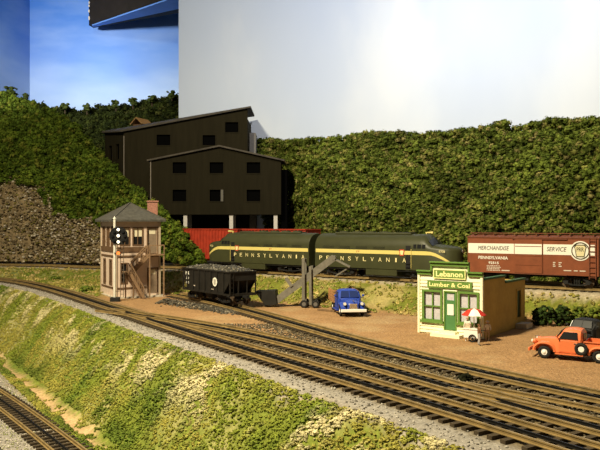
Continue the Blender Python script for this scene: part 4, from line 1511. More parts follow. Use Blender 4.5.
# ------------------------------------------------------------------ road vehicles
def truck(name, label, loc, rz, sc, m_body, m_fend, m_bump, kind='pickup', hub=None, m_glass=None):
    t = thing(name, label, 'truck', loc, rz)
    t.scale = (sc, sc, sc)
    hub = hub or M_CHROME
    gl = m_glass or M_GLASSK

    def ring(x, hb, z0, zb_, ht, zt):
        pts = [(-hb, z0), (-hb, zb_), (-(hb + ht) / 2 - .03, (zb_ + zt) / 2 + .06), (-ht, zt - .08), (-ht * .75, zt - .01), (0, zt + .02), (ht * .75, zt - .01), (ht, zt - .08), ((hb + ht) / 2 + .03, (zb_ + zt) / 2 + .06), (hb, zb_), (hb, z0)]
        return [Vector((x, y, z)) for y, z in pts]
    cab = MB().loft([ring(-.52, .74, .48, 1.1, .56, 1.62), ring(-.44, .82, .45, 1.12, .66, 1.72), ring(-.1, .84, .42, 1.14, .70, 1.78), ring(.30, .84, .42, 1.14, .69, 1.76),
                     ring(.52, .83, .42, 1.14, .64, 1.68), ring(.86, .80, .42, 1.10, .62, 1.20), ring(.95, .76, .45, 1.05, .58, 1.13)]).build('cab', m_body, t, smooth=True)
    hood = MB().loft([ring(.92, .66, .5, .92, .5, 1.16), ring(1.4, .60, .5, .92, .46, 1.15), ring(1.9, .50, .5, .86, .38, 1.08), ring(2.12, .44, .5, .8, .32, 1.0), ring(2.2, .36, .52, .74, .24, .88)]).build('hood', m_body, t, smooth=True)
    MB().box((2.1, 0, 1.13), (0.3, 0.05, 0.05)).build('hood_ornament', M_CHROME, hood)
    vs = [Vector((.57, -.56, 1.64)), Vector((.57, .56, 1.64)), Vector((.86, .66, 1.22)), Vector((.86, -.66, 1.22))]
    ws = MB().loft([vs, [v + Vector((.035, 0, .035)) for v in vs]]).build('windshield', gl, t)
    MB().bar((.61, 0, 1.66), (.90, 0, 1.24), 0.04, 0.03).build('windshield_divider', m_body, ws)
    vs = [Vector((-.525, -.42, 1.5)), Vector((-.525, .42, 1.5)), Vector((-.535, .46, 1.2)), Vector((-.535, -.46, 1.2))]
    MB().loft([vs, [v + Vector((-.02, 0, .0)) for v in vs]]).build('rear_window', gl, t)
    for s in (-1, 1):
        vs = [Vector((-.30, s * .835, 1.20)), Vector((.70, s * .825, 1.20)), Vector((.46, s * .745, 1.60)), Vector((-.27, s * .76, 1.60))]
        MB().loft([vs, [v + Vector((0, s * .035, .01)) for v in vs]]).build('side_window', gl, t)
        dd = MB().box((.20, s * .845, .80), (1.02, 0.03, .66)).build('door', m_body, t, bevel=0.02)
        MB().box((-.18, s * .88, 1.0), (.16, 0.05, .04)).build('handle', M_CHROME, dd)
        mr_ = MB().ell((.78, s * 1.0, 1.36), (.04, .10, .09), 8, 6).bar((.74, s * .80, 1.18), (.78, s * 1.0, 1.34), 0.03).build('mirror', m_body, t)
        # front fender
        fe = MB()
        secs = []
        for i in range(13):
            a = PI * i / 12
            cx_, cz_ = 1.52 + .68 * math.cos(a), .42 + .52 * math.sin(a)
            ix, iz = 1.52 + .50 * math.cos(a), .42 + .42 * math.sin(a)
            yo, yi = s * (.94 - .10 * abs(math.cos(a))), s * .52
            secs.append([Vector((cx_, yi, cz_ + .05)), Vector((cx_, (yo + yi) / 2 + s * .08, cz_ + .03)), Vector((cx_ * .5 + ix * .5, yo, (cz_ + iz) / 2)), Vector((ix, yo - s * .05, iz)), Vector((ix, yi, iz))])
        fe.loft(secs).build('front_fender', m_fend, t, smooth=True)
        hl = MB().ell((2.10, s * .60, .93), (.15, .13, .13), 12, 8).build('headlamp', m_fend, t, smooth=True)
        MB().cyl((2.2, s * .60, .93), (2.26, s * .60, .93), .105, 14).build('lens', mat('lamp_glass', (0.8, 0.78, 0.7), 0.15), hl)
        MB().box((.15, s * .86, .36), (1.5, .22, .06)).build('running_board', m_fend, t)
        if kind != 'flatbed':
            secs = []
            for i in range(13):
                a = PI * i / 12
                cx_, cz_ = -1.42 + .62 * math.cos(a), .40 + .50 * math.sin(a)
                ix, iz = -1.42 + .48 * math.cos(a), .40 + .40 * math.sin(a)
                yo, yi = s * (.96 - .10 * abs(math.cos(a))), s * .66
                secs.append([Vector((cx_, yi, cz_ + .03)), Vector((cx_, (yo + yi) / 2 + s * .06, cz_ + .02)), Vector((cx_ * .5 + ix * .5, yo, (cz_ + iz) / 2)), Vector((ix, yo - s * .05, iz)), Vector((ix, yi, iz))])
            MB().loft(secs).build('rear_fender', m_fend, t, smooth=True)
        for x in (1.52, -1.42):
            w_ = MB().torus((x, s * .76, .37), (0, 1, 0), .265, .105, 20, 8, 0.95).build('tyre', M_TYRE, t, smooth=True)
            MB().cyl((x, s * .70, .37), (x, s * .82, .37), .20, 16, .17).ell((x, s * .82, .37), (.11, .05, .11), 10, 6).build('hubcap', hub, w_)
    # front end
    g = MB()
    g.box((2.19, 0, .72), (.06, .52, .42))
    g.build('grille', m_body if kind == 'pickup' else M_CHROME, t)
    for q in range(5):
        MB().box((2.235, 0, .58 + q * .075), (.04, .62 - q * .05, .03)).build('grille_bar', M_CHROME, t)
    MB().box((2.36, 0, .47), (.10, 1.8, .2)).build('front_bumper', m_bump, t, bevel=0.03)
    MB().box((-.1, 0, .36), (4.4, .7, .14)).build('chassis', M_BLACK, t)
    if kind == 'flatbed':
        wood = mat('stake_wood', (0.36, 0.19, 0.08), 0.8, var=0.2)
        MB().box((-1.62, 0, .78), (2.1, 1.8, .12)).build('bed_floor', wood, t)
        for s in (-1, 1):
            for q in range(4):
                MB().box((-1.62, s * .88, .95 + q * .2), (2.1, .05, .14)).build('stake_board', wood, t)
            for x in (-2.55, -1.9, -1.25, -.65):
                MB().box((x, s * .93, 1.2), (.08, .05, .8)).build('stake', wood, t)
        for q in range(4):
            MB().box((-.60, 0, .95 + q * .2), (.05, 1.7, .14)).build('stake_board', wood, t)
    else:
        b = MB()
        b.box((-1.58, 0, .62), (1.95, 1.4, .06))
        b.build('bed_floor', m_body, t)
        for s in (-1, 1):
            MB().box((-1.58, s * .70, .86), (1.95, .05, .5)).build('bed_side', m_body, t)
            MB().box((-1.58, s * .73, 1.12), (1.98, .12, .05)).build('bed_rail', m_body, t)
        MB().box((-.60, 0, .86), (.05, 1.4, .52)).build('bed_front', m_body, t)
        MB().box((-2.56, 0, .86), (.06, 1.4, .52)).build('tailgate', m_body, t)
        MB().box((-2.66, 0, .46), (.08, 1.6, .12)).build('rear_bumper', m_bump, t)
    return t


M_ORANGE = mat('truck_orange', (0.72, 0.185, 0.065), 0.35, var=0.05, spec=0.5)
M_BLUE = mat('truck_blue', (0.025, 0.06, 0.36), 0.35, var=0.05, spec=0.5)
M_WHT = mat('white_enamel', (0.85, 0.83, 0.78), 0.35, spec=0.5)
fw_ = on_z(544, 358.5)
rw_ = on_z(590, 363.0)
th = math.atan2(fw_.y - rw_.y, fw_.x - rw_.x)
pk_sc = (fw_ - rw_).length / 2.94
nrm_ = Vector((-math.sin(th), math.cos(th), 0))
mid = (fw_ + rw_) / 2
# the visible flank is the left one (+y in the truck's frame faces the camera)
off = Vector((math.cos(th + PI / 2), math.sin(th + PI / 2), 0))
pk_sc = 0.98
cen = fw_ - Vector((math.cos(th), math.sin(th), 0)) * 1.52 * pk_sc - off * .86 * pk_sc
pick = truck('pickup_truck', 'orange old pickup truck with white hubcaps parked by the dirt yard', (cen.x, cen.y, 0.0), th, pk_sc, M_ORANGE, M_ORANGE, M_ORANGE, hub=M_WHT)
sp = MB().torus((-.50, .90, .72), (0, 1, 0), .265, .105, 20, 8).build('spare_tyre', M_TYRE, pick, smooth=True)
MB().cyl((-.50, .86, .72), (-.50, .96, .72), .19, 16, .16).build('hubcap', M_WHT, sp)

bt = on_z(350.5, 317.0)
bth = math.radians(-90 + 7)
blue = truck('stake_truck', 'blue old truck with a white bumper facing the camera', (bt.x - 0.1, bt.y + 2.4, 0.0), bth, 1.18, M_BLUE, M_BLUE, M_WHT, kind='flatbed', hub=M_WHT, m_glass=mat('blue_tint_glass', (0.02, 0.035, 0.13), 0.15, spec=0.5))
kt = on_z(588, 344)
blk = truck('pickup_truck', 'black old pickup truck half hidden behind the orange pickup', (17.9, 43.6, 0.0), math.radians(224), 0.96, M_BLACK, M_BLACK, M_CHROME, hub=M_WHT)

# ------------------------------------------------------------------ food cart and figures
ct = on_z(472, 341.5)
cart = thing('food_cart', 'white food cart under a red and white umbrella in front of the store', 'cart', (ct.x, ct.y, 0), SA + .1)
MB().box((0, 0, .52), (.95, .55, .55)).build('cart_body', M_WHT, cart, bevel=0.03)
MB().box((0, 0, .83), (1.05, .62, .06)).build('counter', M_WHT, cart)
MB().box((-.25, .05, .98), (.32, .35, .26)).build('food_box', mat('tan_box', (0.52, 0.42, 0.30), 0.7), cart)
for s in (-1, 1):
    wq = MB().torus((.12, s * .33, .26), (0, 1, 0), .22, .035, 20, 6).build('wheel', M_BLACK, cart)
    b = MB()
    for q in range(4):
        a = PI * q / 4
        b.bar((.12 - .2 * math.cos(a), s * .33, .26 - .2 * math.sin(a)), (.12 + .2 * math.cos(a), s * .33, .26 + .2 * math.sin(a)), .02)
    b.build('spoke', M_BLACK, wq)
MB().bar((-.4, 0, .0), (-.4, 0, .3), .06).build('prop_leg', M_WHT, cart)
MB().bar((.45, 0, .72), (.85, 0, .78), .05).build('push_handle', M_BLACK, cart)
MB().cyl((.1, .1, .8), (.1, .1, 2.05), .03, 8).build('umbrella_pole', M_WHT, cart)
M_RED = mat('umbrella_red', (0.55, 0.035, 0.02), 0.6)
for i in range(6):
    a0, a1 = 2 * PI * (i - .5) / 6 - 1.2, 2 * PI * (i + .5) / 6 - 1.2
    c = Vector((.1, .1, 2.14))
    prof = [(.0, .0), (.4, -.10), (.78, -.42)]
    vs = []
    for off_ in (0, -.03):
        for r_, z_ in prof:
            for a in (a0, (a0 + a1) / 2, a1):
                rr = r_ * (0.97 if a == (a0 + a1) / 2 else 1)
                vs.append(c + Vector((rr * math.cos(a), rr * math.sin(a), z_ + off_)))
    fs = []
    for o_ in (0, 9):
        for r_ in range(2):
            for q in range(2):
                f = (o_ + r_ * 3 + q, o_ + r_ * 3 + q + 1, o_ + (r_ + 1) * 3 + q + 1, o_ + (r_ + 1) * 3 + q)
                fs.append(f)
    for q in range(2):
        fs.append((6 + q, 7 + q, 16 + q, 15 + q))
    for q in range(2):
        fs.append((q * 3, (q + 1) * 3, (q + 1) * 3 + 9, q * 3 + 9))
        fs.append((q * 3 + 2, (q + 1) * 3 + 2, (q + 1) * 3 + 11, q * 3 + 11))
    MB().add(vs, fs).build('umbrella_panel', M_RED if i % 2 else M_WHT, cart)

M_SKIN = mat('skin', (0.50, 0.28, 0.18), 0.6)


def person(label, loc, rz, H, shirt, trousers, hair, pose=0.0, hat=None):
    """one continuous skinned body with clothing as material zones"""
    s = H / 1.75
    J = {'pel': (0, 0, .95), 'belly': (0, 0, 1.12), 'chest': (0, .0, 1.32), 'neck': (0, 0, 1.47), 'chin': (0, -.02, 1.55), 'head': (0, -.015, 1.66), 'top': (0, 0, 1.73),
         'shl': (.19, 0, 1.40), 'ell': (.27, -.04 - pose * .1, 1.13), 'wrl': (.22, -.18 - pose * .22, .96 + pose * .15), 'hal': (.2, -.24 - pose * .25, .92 + pose * .16),
         'shr': (-.19, 0, 1.40), 'elr': (-.27, .0, 1.12), 'wrr': (-.28, -.10, .88), 'har': (-.27, -.13, .80),
         'hil': (.10, 0, .88), 'knl': (.11, -.03, .50), 'anl': (.11, .03, .09), 'tol': (.12, -.14, .04),
         'hir': (-.10, 0, .88), 'knr': (-.12, .0, .50), 'anr': (-.12, .05, .09), 'tor': (-.13, -.12, .04)}
    Rd = {'pel': .15, 'belly': .145, 'chest': .165, 'neck': .062, 'chin': .075, 'head': .11, 'top': .06, 'shl': .075, 'ell': .05, 'wrl': .037, 'hal': .04, 'shr': .075, 'elr': .05, 'wrr': .037, 'har': .04,
          'hil': .10, 'knl': .07, 'anl': .05, 'tol': .04, 'hir': .10, 'knr': .07, 'anr': .05, 'tor': .04}
    E = [('pel', 'belly'), ('belly', 'chest'), ('chest', 'neck'), ('neck', 'chin'), ('chin', 'head'), ('head', 'top'), ('chest', 'shl'), ('shl', 'ell'), ('ell', 'wrl'), ('wrl', 'hal'), ('chest', 'shr'), ('shr', 'elr'), ('elr', 'wrr'), ('wrr', 'har'),
         ('pel', 'hil'), ('hil', 'knl'), ('knl', 'anl'), ('anl', 'tol'), ('pel', 'hir'), ('hir', 'knr'), ('knr', 'anr'), ('anr', 'tor')]
    ks = list(J)
    me = bpy.data.meshes.new('person')
    me.from_pydata([tuple(c * s for c in J[q]) for q in ks], [(ks.index(a), ks.index(b_)) for a, b_ in E], [])
    o = bpy.data.objects.new('tmp_person', me)
    COL.objects.link(o)
    md = o.modifiers.new('skin', 'SKIN')
    sk = me.skin_vertices[0].data
    for i, q in enumerate(ks):
        sk[i].radius = (Rd[q] * s, Rd[q] * s * (0.72 if q in ('pel', 'belly', 'chest') else 1))
        sk[i].use_root = q == 'pel'
    o.modifiers.new('sub', 'SUBSURF').levels = 1
    bpy.context.view_layer.update()
    m2 = bpy.data.meshes.new_from_object(o.evaluated_get(bpy.context.evaluated_depsgraph_get()))
    bpy.data.objects.remove(o)
    m2.name = 'person'
    for m in (shirt, trousers, M_SKIN, M_BLACK):
        m2.materials.append(m)
    for p in m2.polygons:
        z = p.center.z / s
        x = abs(p.center.x) / s
        p.material_index = 3 if z < .1 else 1 if z < .98 and x < .2 else 2 if (z > 1.49 or (x > .19 and z < .98)) else 0
        p.use_smooth = True
    ob = bpy.data.objects.new('person', m2)
    COL.objects.link(ob)
    ob.location = loc
    ob.rotation_euler = (0, 0, rz)
    tag(ob, label, 'person')
    hd = MB().ell((0, .02 * s, 1.68 * s), (.115 * s, .125 * s, .11 * s), 12, 6, -0.2).build('hat' if hat else 'hair', hat or hair, ob, smooth=True)
    if hat:
        MB().cyl((0, -.02 * s, 1.675 * s), (0, -.02 * s, 1.69 * s), .17 * s, 16).build('brim', hat, hd)
    fc = MB()
    fc.ell((0, -.125 * s, 1.635 * s), (.018 * s, .03 * s, .025 * s), 6, 4)
    fc.build('nose', M_SKIN, ob)
    for q in (-1, 1):
        MB().ell((q * .04 * s, -.112 * s, 1.665 * s), (.014 * s, .012 * s, .012 * s), 6, 4).build('eye', M_BLACK, ob)
        MB().ell((q * .115 * s, 0, 1.645 * s), (.02 * s, .03 * s, .035 * s), 6, 4).build('ear', M_SKIN, ob)
    return ob


M_SHW = mat('cloth_white', (0.75, 0.70, 0.60), 0.9)
M_BRN = mat('cloth_brown', (0.16, 0.07, 0.03), 0.9)
M_GRY = mat('cloth_grey', (0.36, 0.33, 0.31), 0.9)
M_TANC = mat('cloth_tan', (0.40, 0.30, 0.20), 0.9)
p_ = on_z(479, 345.5)
person('person in a brown jacket and grey trousers standing at the food cart', (p_.x, p_.y, 0), SA + 2.4, 1.32, M_BRN, M_GRY, M_BRN, 0.6)
p_ = on_z(487.5, 341)
person('person in a white shirt and white hat standing right of the cart', (p_.x, p_.y, 0), SA + .6, 1.30, M_SHW, M_TANC, M_BRN, 0.3, hat=M_SHW)
p_ = on_z(467.5, 338.6)
person('person in a pale apron standing behind the food cart under the umbrella', (p_.x, p_.y, 0), SA + .3, 1.40, M_SHW, M_GRY, M_TANC, 0.8)

# ------------------------------------------------------------------ hills, rock, foliage
def hill_surface(cols, nu, nv, zs=None):
    """cols: list of columns, each a list of 3-D points from foot to top; returns a grid of points"""
    C = np.array([[list(p) for p in c] for c in cols])           # ncol, nrow, 3
    u = np.linspace(0, len(cols) - 1, nu)
    v = np.linspace(0, C.shape[1] - 1, nv)
    tmp = np.empty((nu, C.shape[1], 3))
    for r in range(C.shape[1]):
        for a in range(3):
            tmp[:, r, a] = np.interp(u, np.arange(len(cols)), C[:, r, a])
    out = np.empty((nu, nv, 3))
    for i in range(nu):
        for a in range(3):
            out[i, :, a] = np.interp(v, np.arange(C.shape[1]), tmp[i, :, a])
    return out


def grid_normals(G):
    du = np.gradient(G, axis=0)
    dv = np.gradient(G, axis=1)
    n = np.cross(du, dv)
    n /= np.linalg.norm(n, axis=2, keepdims=True) + 1e-9
    flip = n[..., 1] > 0
    n[flip] *= -1
    return n


def sheet(name, G, colr, m, kind, thick=2.5):
    """a closed slab of land: front face G and a back face pushed into the hill"""
    nu, nv = G.shape[:2]
    B = G + np.array([0, thick, -0.4])
    V = np.concatenate([G.reshape(-1, 3), B.reshape(-1, 3)])
    ii = np.arange(nu * nv).reshape(nu, nv)
    F1 = np.stack([ii[:-1, :-1], ii[1:, :-1], ii[1:, 1:], ii[:-1, 1:]], 2).reshape(-1, 4)
    F2 = F1[:, ::-1] + nu * nv
    rim = np.concatenate([ii[:, 0], ii[-1, 1:], ii[-2::-1, -1], ii[0, -2:0:-1]])
    nx_ = np.roll(rim, -1)
    F3 = np.stack([rim, nx_, nx_ + nu * nv, rim + nu * nv], 1)
    return raw_mesh(name, V, np.concatenate([F1, F2, F3]), np.concatenate([colr, colr]), m, kind)


def leaf_balls(n, leaves, size, seed):
    """foam clump: a lumpy core bristling with small leaf flakes"""
    r = np.random.default_rng(seed)
    out = []
    core = clump_variants(1, n, 0.3, seed + 1, 0.9)
    for k in range(n):
        cv, cf = core[k]
        cv = cv * 0.72
        d = r.normal(size=(leaves, 3))
        d /= np.linalg.norm(d, axis=1, keepdims=True)
        c = d * r.uniform(0.65, 1.08, (leaves, 1))
        a = r.normal(size=(leaves, 3))
        a -= (a * d).sum(1, keepdims=True) * d * 0.5
        a /= np.linalg.norm(a, axis=1, keepdims=True)
        b_ = np.cross(a, d + r.normal(0, .5, (leaves, 3)))
        b_ /= np.linalg.norm(b_, axis=1, keepdims=True) + 1e-9
        s_ = size * r.uniform(.6, 1.3, (leaves, 1))
        tri = np.stack([c - a * s_ - b_ * s_ * .6, c + a * s_ - b_ * s_ * .6, c + b_ * s_], 1).reshape(-1, 3)
        tf = np.arange(leaves * 3).reshape(-1, 3) + len(cv)
        out.append((np.concatenate([cv, tri]), np.concatenate([cf, tf])))
    return out


LEAF = leaf_balls(12, 34, 0.36, 21)
GRASS = leaf_balls(12, 14, 0.42, 25)
TUFT = clump_variants(1, 10, 0.5, 22, 0.9)


def cover(name, G, n, r0, r1, palette, weights, label, lump=0.5, push=0.3, seed=1, top_extra=0, patch=None):
    """foam foliage over a hill surface: base slab and thousands of clumps"""
    nrm = grid_normals(G)
    nu, nv = G.shape[:2]
    uu, vv = np.meshgrid(np.arange(nu), np.arange(nv), indexing='ij')
    G2 = G + nrm * (((fbm(uu * .9, vv * 1.2, 0.15, seed) - 0.5) * 1.3 + (vnoise(uu, vv * 1.3, 0.33, seed + 5) - 0.5) * .5)[..., None] * lump * 2)
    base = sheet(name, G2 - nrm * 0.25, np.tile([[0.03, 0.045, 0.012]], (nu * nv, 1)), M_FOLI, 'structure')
    # sample by area
    a = np.linalg.norm(np.cross(np.gradient(G2, axis=0), np.gradient(G2, axis=1)), axis=2).ravel()
    idx = RNG.choice(nu * nv, n, p=a / a.sum())
    iu, iv = np.unravel_index(idx, (nu, nv))
    fu = np.clip(iu + RNG.random(n) - .5, 0, nu - 1.001)
    fv = np.clip(iv + RNG.random(n) - .5, 0, nv - 1.001)
    i0, j0 = fu.astype(int), fv.astype(int)
    tu, tv = (fu - i0)[:, None], (fv - j0)[:, None]
    P = (G2[i0, j0] * (1 - tu) + G2[i0 + 1, j0] * tu) * (1 - tv) + (G2[i0, j0 + 1] * (1 - tu) + G2[i0 + 1, j0 + 1] * tu) * tv
    P = P + nrm[i0, j0] * (RNG.random((n, 1)) - .3) * push
    rad = RNG.uniform(r0, r1, n)
    if top_extra:
        tp = G2[RNG.integers(0, nu, top_extra), nv - 1] + np.stack([RNG.normal(0, .4, top_extra), RNG.normal(0, .4, top_extra), RNG.random(top_extra) * .25], 1)
        P = np.concatenate([P, tp])
        rad = np.concatenate([rad, RNG.uniform(r0 * .6, r1, top_extra)])
    cols = pick_cols(len(P), palette, weights, 0.25)
    if patch is not None:
        g = fbm(P[:, 0], P[:, 2] + P[:, 1] * .5, 0.25, seed + 40)
        cols = cols * (1 + (patch * (g - 0.5))[:, None])
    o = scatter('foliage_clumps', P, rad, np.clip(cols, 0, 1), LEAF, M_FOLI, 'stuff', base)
    base['label'] = label
    return base


def hump(foot, top, bow=0.35, rows=5):
    """column from foot to top with a convex belly"""
    foot, top = Vector(foot), Vector(top)
    out = []
    for k in range(rows):
        t = k / (rows - 1)
        p = foot.lerp(top, t)
        p.z = foot.z + (top.z - foot.z) * (t ** (1 - bow * .6))
        out.append(p)
    return out


# right hill: long, steep, parallel to the rear tracks
TOPY = [(235, 141), (260, 139.5), (300, 141), (333, 139), (360, 134.5), (400, 134.5), (423, 136), (453, 131), (500, 126), (550, 122.5), (600, 120), (700, 116)]
tx, ty = zip(*TOPY)
cols_ = []
for i, t in enumerate(np.linspace(0, 1, 40)):
    fx = 270 + (700 - 270) * t
    txp = 248 + (700 - 248) * t
    back = 1 - float(sstep(0.03, 0.16, t))
    # foot line behind the mine track
    f = np.array((-5.2, 90.6)) + RU * 0
    q = (fx - 300) / F
    tt = (q * 90.6 + 5.2) / (RU[0] - q * RU[1])
    foot = np.array((-5.2, 90.6)) + RU * tt
    foot = foot * (foot[1] + (105 - foot[1]) * back) / foot[1]
    b0 = np.array((0.5, 98.6))
    q = (txp - 300) / F
    t2 = (q * b0[1] - b0[0]) / (RU[0] - q * RU[1])
    top = b0 + RU * t2
    top = top * (top[1] + (108.5 - top[1]) * back) / top[1]
    cols_.append(hump((foot[0], foot[1], 1.6), (top[0], top[1], EYE - (np.interp(txp, tx, ty) + 1.5 - 225) / F * top[1]), 0.45))
G = hill_surface(cols_, 150, 46)
GREENS = [(0.0832, 0.1097, 0.0166), (0.1098, 0.1399, 0.0227), (0.0566, 0.0794, 0.0121), (0.1597, 0.1626, 0.0378), (0.1864, 0.1664, 0.0567)]
cover('wooded_hill', G, 14500, 0.15, 0.45, GREENS, [4, 5, 5, 2.6, 1.4], 'steep green foam-covered hill behind the boxcar and locomotives', 0.75, 0.6, 3, 500, 1.3)

# left hill: rock face at the foot, bushes above it
rock_c = []
for px_, yb, Db, yt, Dt in ((-70, 258, 102.6, 178, 105.5), (0, 258, 102.4, 180, 105.5), (30, 258, 102.2, 183, 105.4), (46, 258, 102, 186, 105.2), (54, 258, 101.6, 213, 103.6), (75, 259, 101.0, 217, 103.0), (100, 260, 99.6, 219, 101.6), (118, 261, 98.4, 232, 99.8)):
    rock_c.append(hump(ray(px_, yb + 3, Db), ray(px_, yt, Dt), 0.2, 5))
G = hill_surface(rock_c, 150, 60)
nrm = grid_normals(G)
uu, vv = np.meshgrid(np.arange(150), np.arange(60), indexing='ij')
dsp = (fbm(uu, vv, 0.22, 61) - .5) * 1.1 + np.abs(fbm(uu, vv * 1.6, 0.5, 63) - .5) * 0.9
G = G + nrm * dsp[..., None]
cr_ = np.array([0.20, 0.15, 0.085])[None] * (0.55 + 0.9 * fbm(uu, vv, 0.3, 66).reshape(-1, 1))
rock = sheet('rock_face', G, cr_, M_ROCK, 'structure', 2.0)
rock['label'] = 'rubbly grey-brown rock face at the far left'
n = 5200
idx = RNG.integers(0, 150 * 60, n)
P = G.reshape(-1, 3)[idx] + nrm.reshape(-1, 3)[idx] * 0.05 + RNG.normal(0, .12, (n, 3))
scatter('loose_rubble', P, RNG.uniform(0.06, 0.24, n), pick_cols(n, [(0.22, 0.18, 0.115), (0.12, 0.09, 0.05), (0.46, 0.41, 0.33), (0.14, 0.12, 0.035)], [5, 4, 1.6, 2], .3), STONES, M_ROCK, 'stuff', rock)

bush_c = []
for px_, yb, Db, yt, Dt in ((-70, 184, 105.2, 92, 118), (0, 182, 105.3, 93, 116), (20, 184, 105.3, 98, 115), (38, 187, 105.1, 108, 113.5), (52, 213, 103.6, 113, 112), (62, 216, 103.3, 118, 110.5), (78, 219, 102.7, 129, 108.5),
                             (100, 222, 101.4, 156, 104), (125, 238, 98.5, 181, 100.6), (148, 250, 95.6, 201, 96.4), (165, 257, 93.2, 214, 94.2), (188, 263, 90.0, 236, 90.8), (204, 266.5, 88.4, 255, 89.1)):
    bush_c.append(hump(ray(px_, yb, Db), ray(px_, yt, Dt), 0.35, 5))
G = hill_surface(bush_c, 110, 40)
LGREEN = [(0.0684, 0.1080, 0.0130), (0.1008, 0.1404, 0.0158), (0.0468, 0.0756, 0.0086), (0.1440, 0.1584, 0.0252)]
cover('bushy_slope', G, 7500, 0.24, 0.50, LGREEN, [5, 5, 3, 1.5], 'bright green bushy slope running down behind the signal tower', 1.1, 0.7, 7, 260, 0.8)

# dark tree ridge in front of the blue wall
rt = [(-70, 92), (0, 92), (14, 94), (30, 101), (50, 105), (75, 109), (100, 107), (130, 103), (160, 99), (178, 95), (215, 92)]
rx, ry = zip(*rt)
ridge_c = [hump(ray(px_, 190, 121), ray(px_, np.interp(px_, rx, ry) + 3, 136), 0.5, 4) for px_ in np.linspace(3, 200, 14)]
G = hill_surface(ridge_c, 100, 26)
cover('tree_ridge', G, 4200, 0.32, 0.70, [(0.020, 0.028, 0.006), (0.030, 0.040, 0.008), (0.013, 0.019, 0.005), (0.05, 0.055, 0.014)], [5, 4, 4, 1], 'dark wooded ridge in front of the blue wall', 0.9, 0.7, 9, 0, 0.6)
# single trees standing up from the ridge line
M_BARK = mat('bark', (0.05, 0.035, 0.02), 0.9)
k_ = 0
tree_names = ['leftmost tree on the dark ridge, beside the wall corner', 'second tree from the left on the dark ridge', 'short tree on the dark ridge over the bushy slope', 'tree on the ridge straight above the signal tower',
              'tree on the ridge left of the brown cabin roof', 'tree on the ridge over the brown cabin roof', 'tree on the ridge right of the brown cabin roof', 'rightmost tree on the dark ridge, by the backdrop edge']
for i, (px_, hpx, wr) in enumerate(((11, 9, 1.0), (25, 7, .8), (65, 6, .8), (87, 5, .7), (116, 6, .8), (133, 6, .7), (152, 6, .8), (172, 7, .9))):
    y0 = np.interp(px_, rx, ry)
    base_ = ray(px_, y0 + 5, 133)
    t = thing('ridge_tree', tree_names[i], 'tree', base_, 0, 'trees along the dark ridge')
    hh = (hpx + 3) * 133 / F
    MB().cyl((0, 0, -.3), (0, 0, hh * .7), 0.12, 6, .05).build('trunk', M_BARK, t)
    nn = 26
    pp = np.stack([RNG.normal(0, .42 * wr, nn), RNG.normal(0, .42 * wr, nn), hh * RNG.uniform(.35, 1.0, nn)], 1)
    scatter('crown', pp, RNG.uniform(.2, .42, nn), pick_cols(nn, [(0.03, 0.045, .01), (.045, .06, .014)], None, .3), TUFT, M_FOLI, None, t)
# brown cabin on the ridge
cb0 = ray(142, 128, 123.5)
cab_ = thing('ridge_cabin', 'small brown cabin roof among the dark trees above the mine', 'cabin', cb0, 1.15)
MB().box((0, 0, -.1), (2.6, 1.8, 1.2)).build('cabin_wall', mat('cabin_boards', (0.10, 0.055, 0.025), 0.9), cab_)
for s in (-1, 1):
    MB().prism([(s * 1.3, .45), (0, 1.55), (0, 1.68), (s * 1.45, .5)], lambda p: Vector((p[1] * 0 - 1.75, p[0] * .9, p[1])), lambda p: Vector((1.75, p[0] * .9, p[1]))).build('roof_slope', mat('cabin_roof', (0.30, 0.17, 0.06), 0.85, var=0.2), cab_)

# ------------------------------------------------------------------ ground cover
def on_land(n, box_, accept):
    x = RNG.uniform(box_[0], box_[1], n)
    y = RNG.uniform(box_[2], box_[3], n)
    P = np.stack([x, y], 1)
    px_ = 300 + F * x / y
    keep = (px_ > -25) & (px_ < 625)
    P = P[keep]
    z, sm, sr = ground(P)
    ok = accept(P, z, sm, sr)
    return np.column_stack([P[ok], z[ok]]), sm[ok], sr[ok]


# front bank: short grass tufts, straw patches and dark weeds
P, sm, sr = on_land(270000, (-45, 12, 16, 92), lambda p, z, a, b_: (a > 2.7) & (a < 9.0) & ((7.5 - z) / p[:, 1] * F < 232))
P = np.concatenate([P[(P[:, 1] < 200)]])
n1 = fbm(P[:, 0], P[:, 1], 0.33, 90)
n2 = fbm(P[:, 0], P[:, 1], 0.8, 92)
n3 = fbm(P[:, 0] + P[:, 1] * .3, P[:, 1], 0.16, 94)
path = (sm > 7.2) & (sm < 8.3) & (n2 > 0.40)
keep = ~path & (RNG.random(len(P)) < min(1.0, 30000 / len(P)))
P, n1, n2, n3, sm = P[keep], n1[keep], n2[keep], n3[keep], sm[keep]
yel = np.array([0.29, 0.265, 0.055])
grn = np.array([0.18, 0.215, 0.030])
drk = np.array([0.08, 0.12, 0.018])
stw = np.array([0.54, 0.48, 0.28])
C = grn[None] + (yel - grn)[None] * sstep(.35, .65, n1)[:, None]
C = C + (drk - C) * (sstep(.50, .66, n2 * .55 + n3 * .45 + .10 * sstep(5.5, 7.5, sm) - .02))[:, None] * .85
C = C + (stw - C) * (sstep(.51, .62, n1 * .45 + n2 * .55) * (1 - sstep(3.8, 6.0, sm)))[:, None] * .9
C = C * (1.02 + 0.26 * RNG.random((len(C), 1)))
rad = RNG.uniform(0.06, 0.15, len(P)) * (0.85 + 0.4 * (n2 > .55))
print('bank tufts', len(P))
g_ = scatter('bank_grass', P + np.array([0, 0, .06]), rad, C, GRASS, M_FOLI, 'stuff', LAND['grass_bank'], zs=0.6)
g_['label'] = 'yellow-green grass and weeds growing on the front bank'

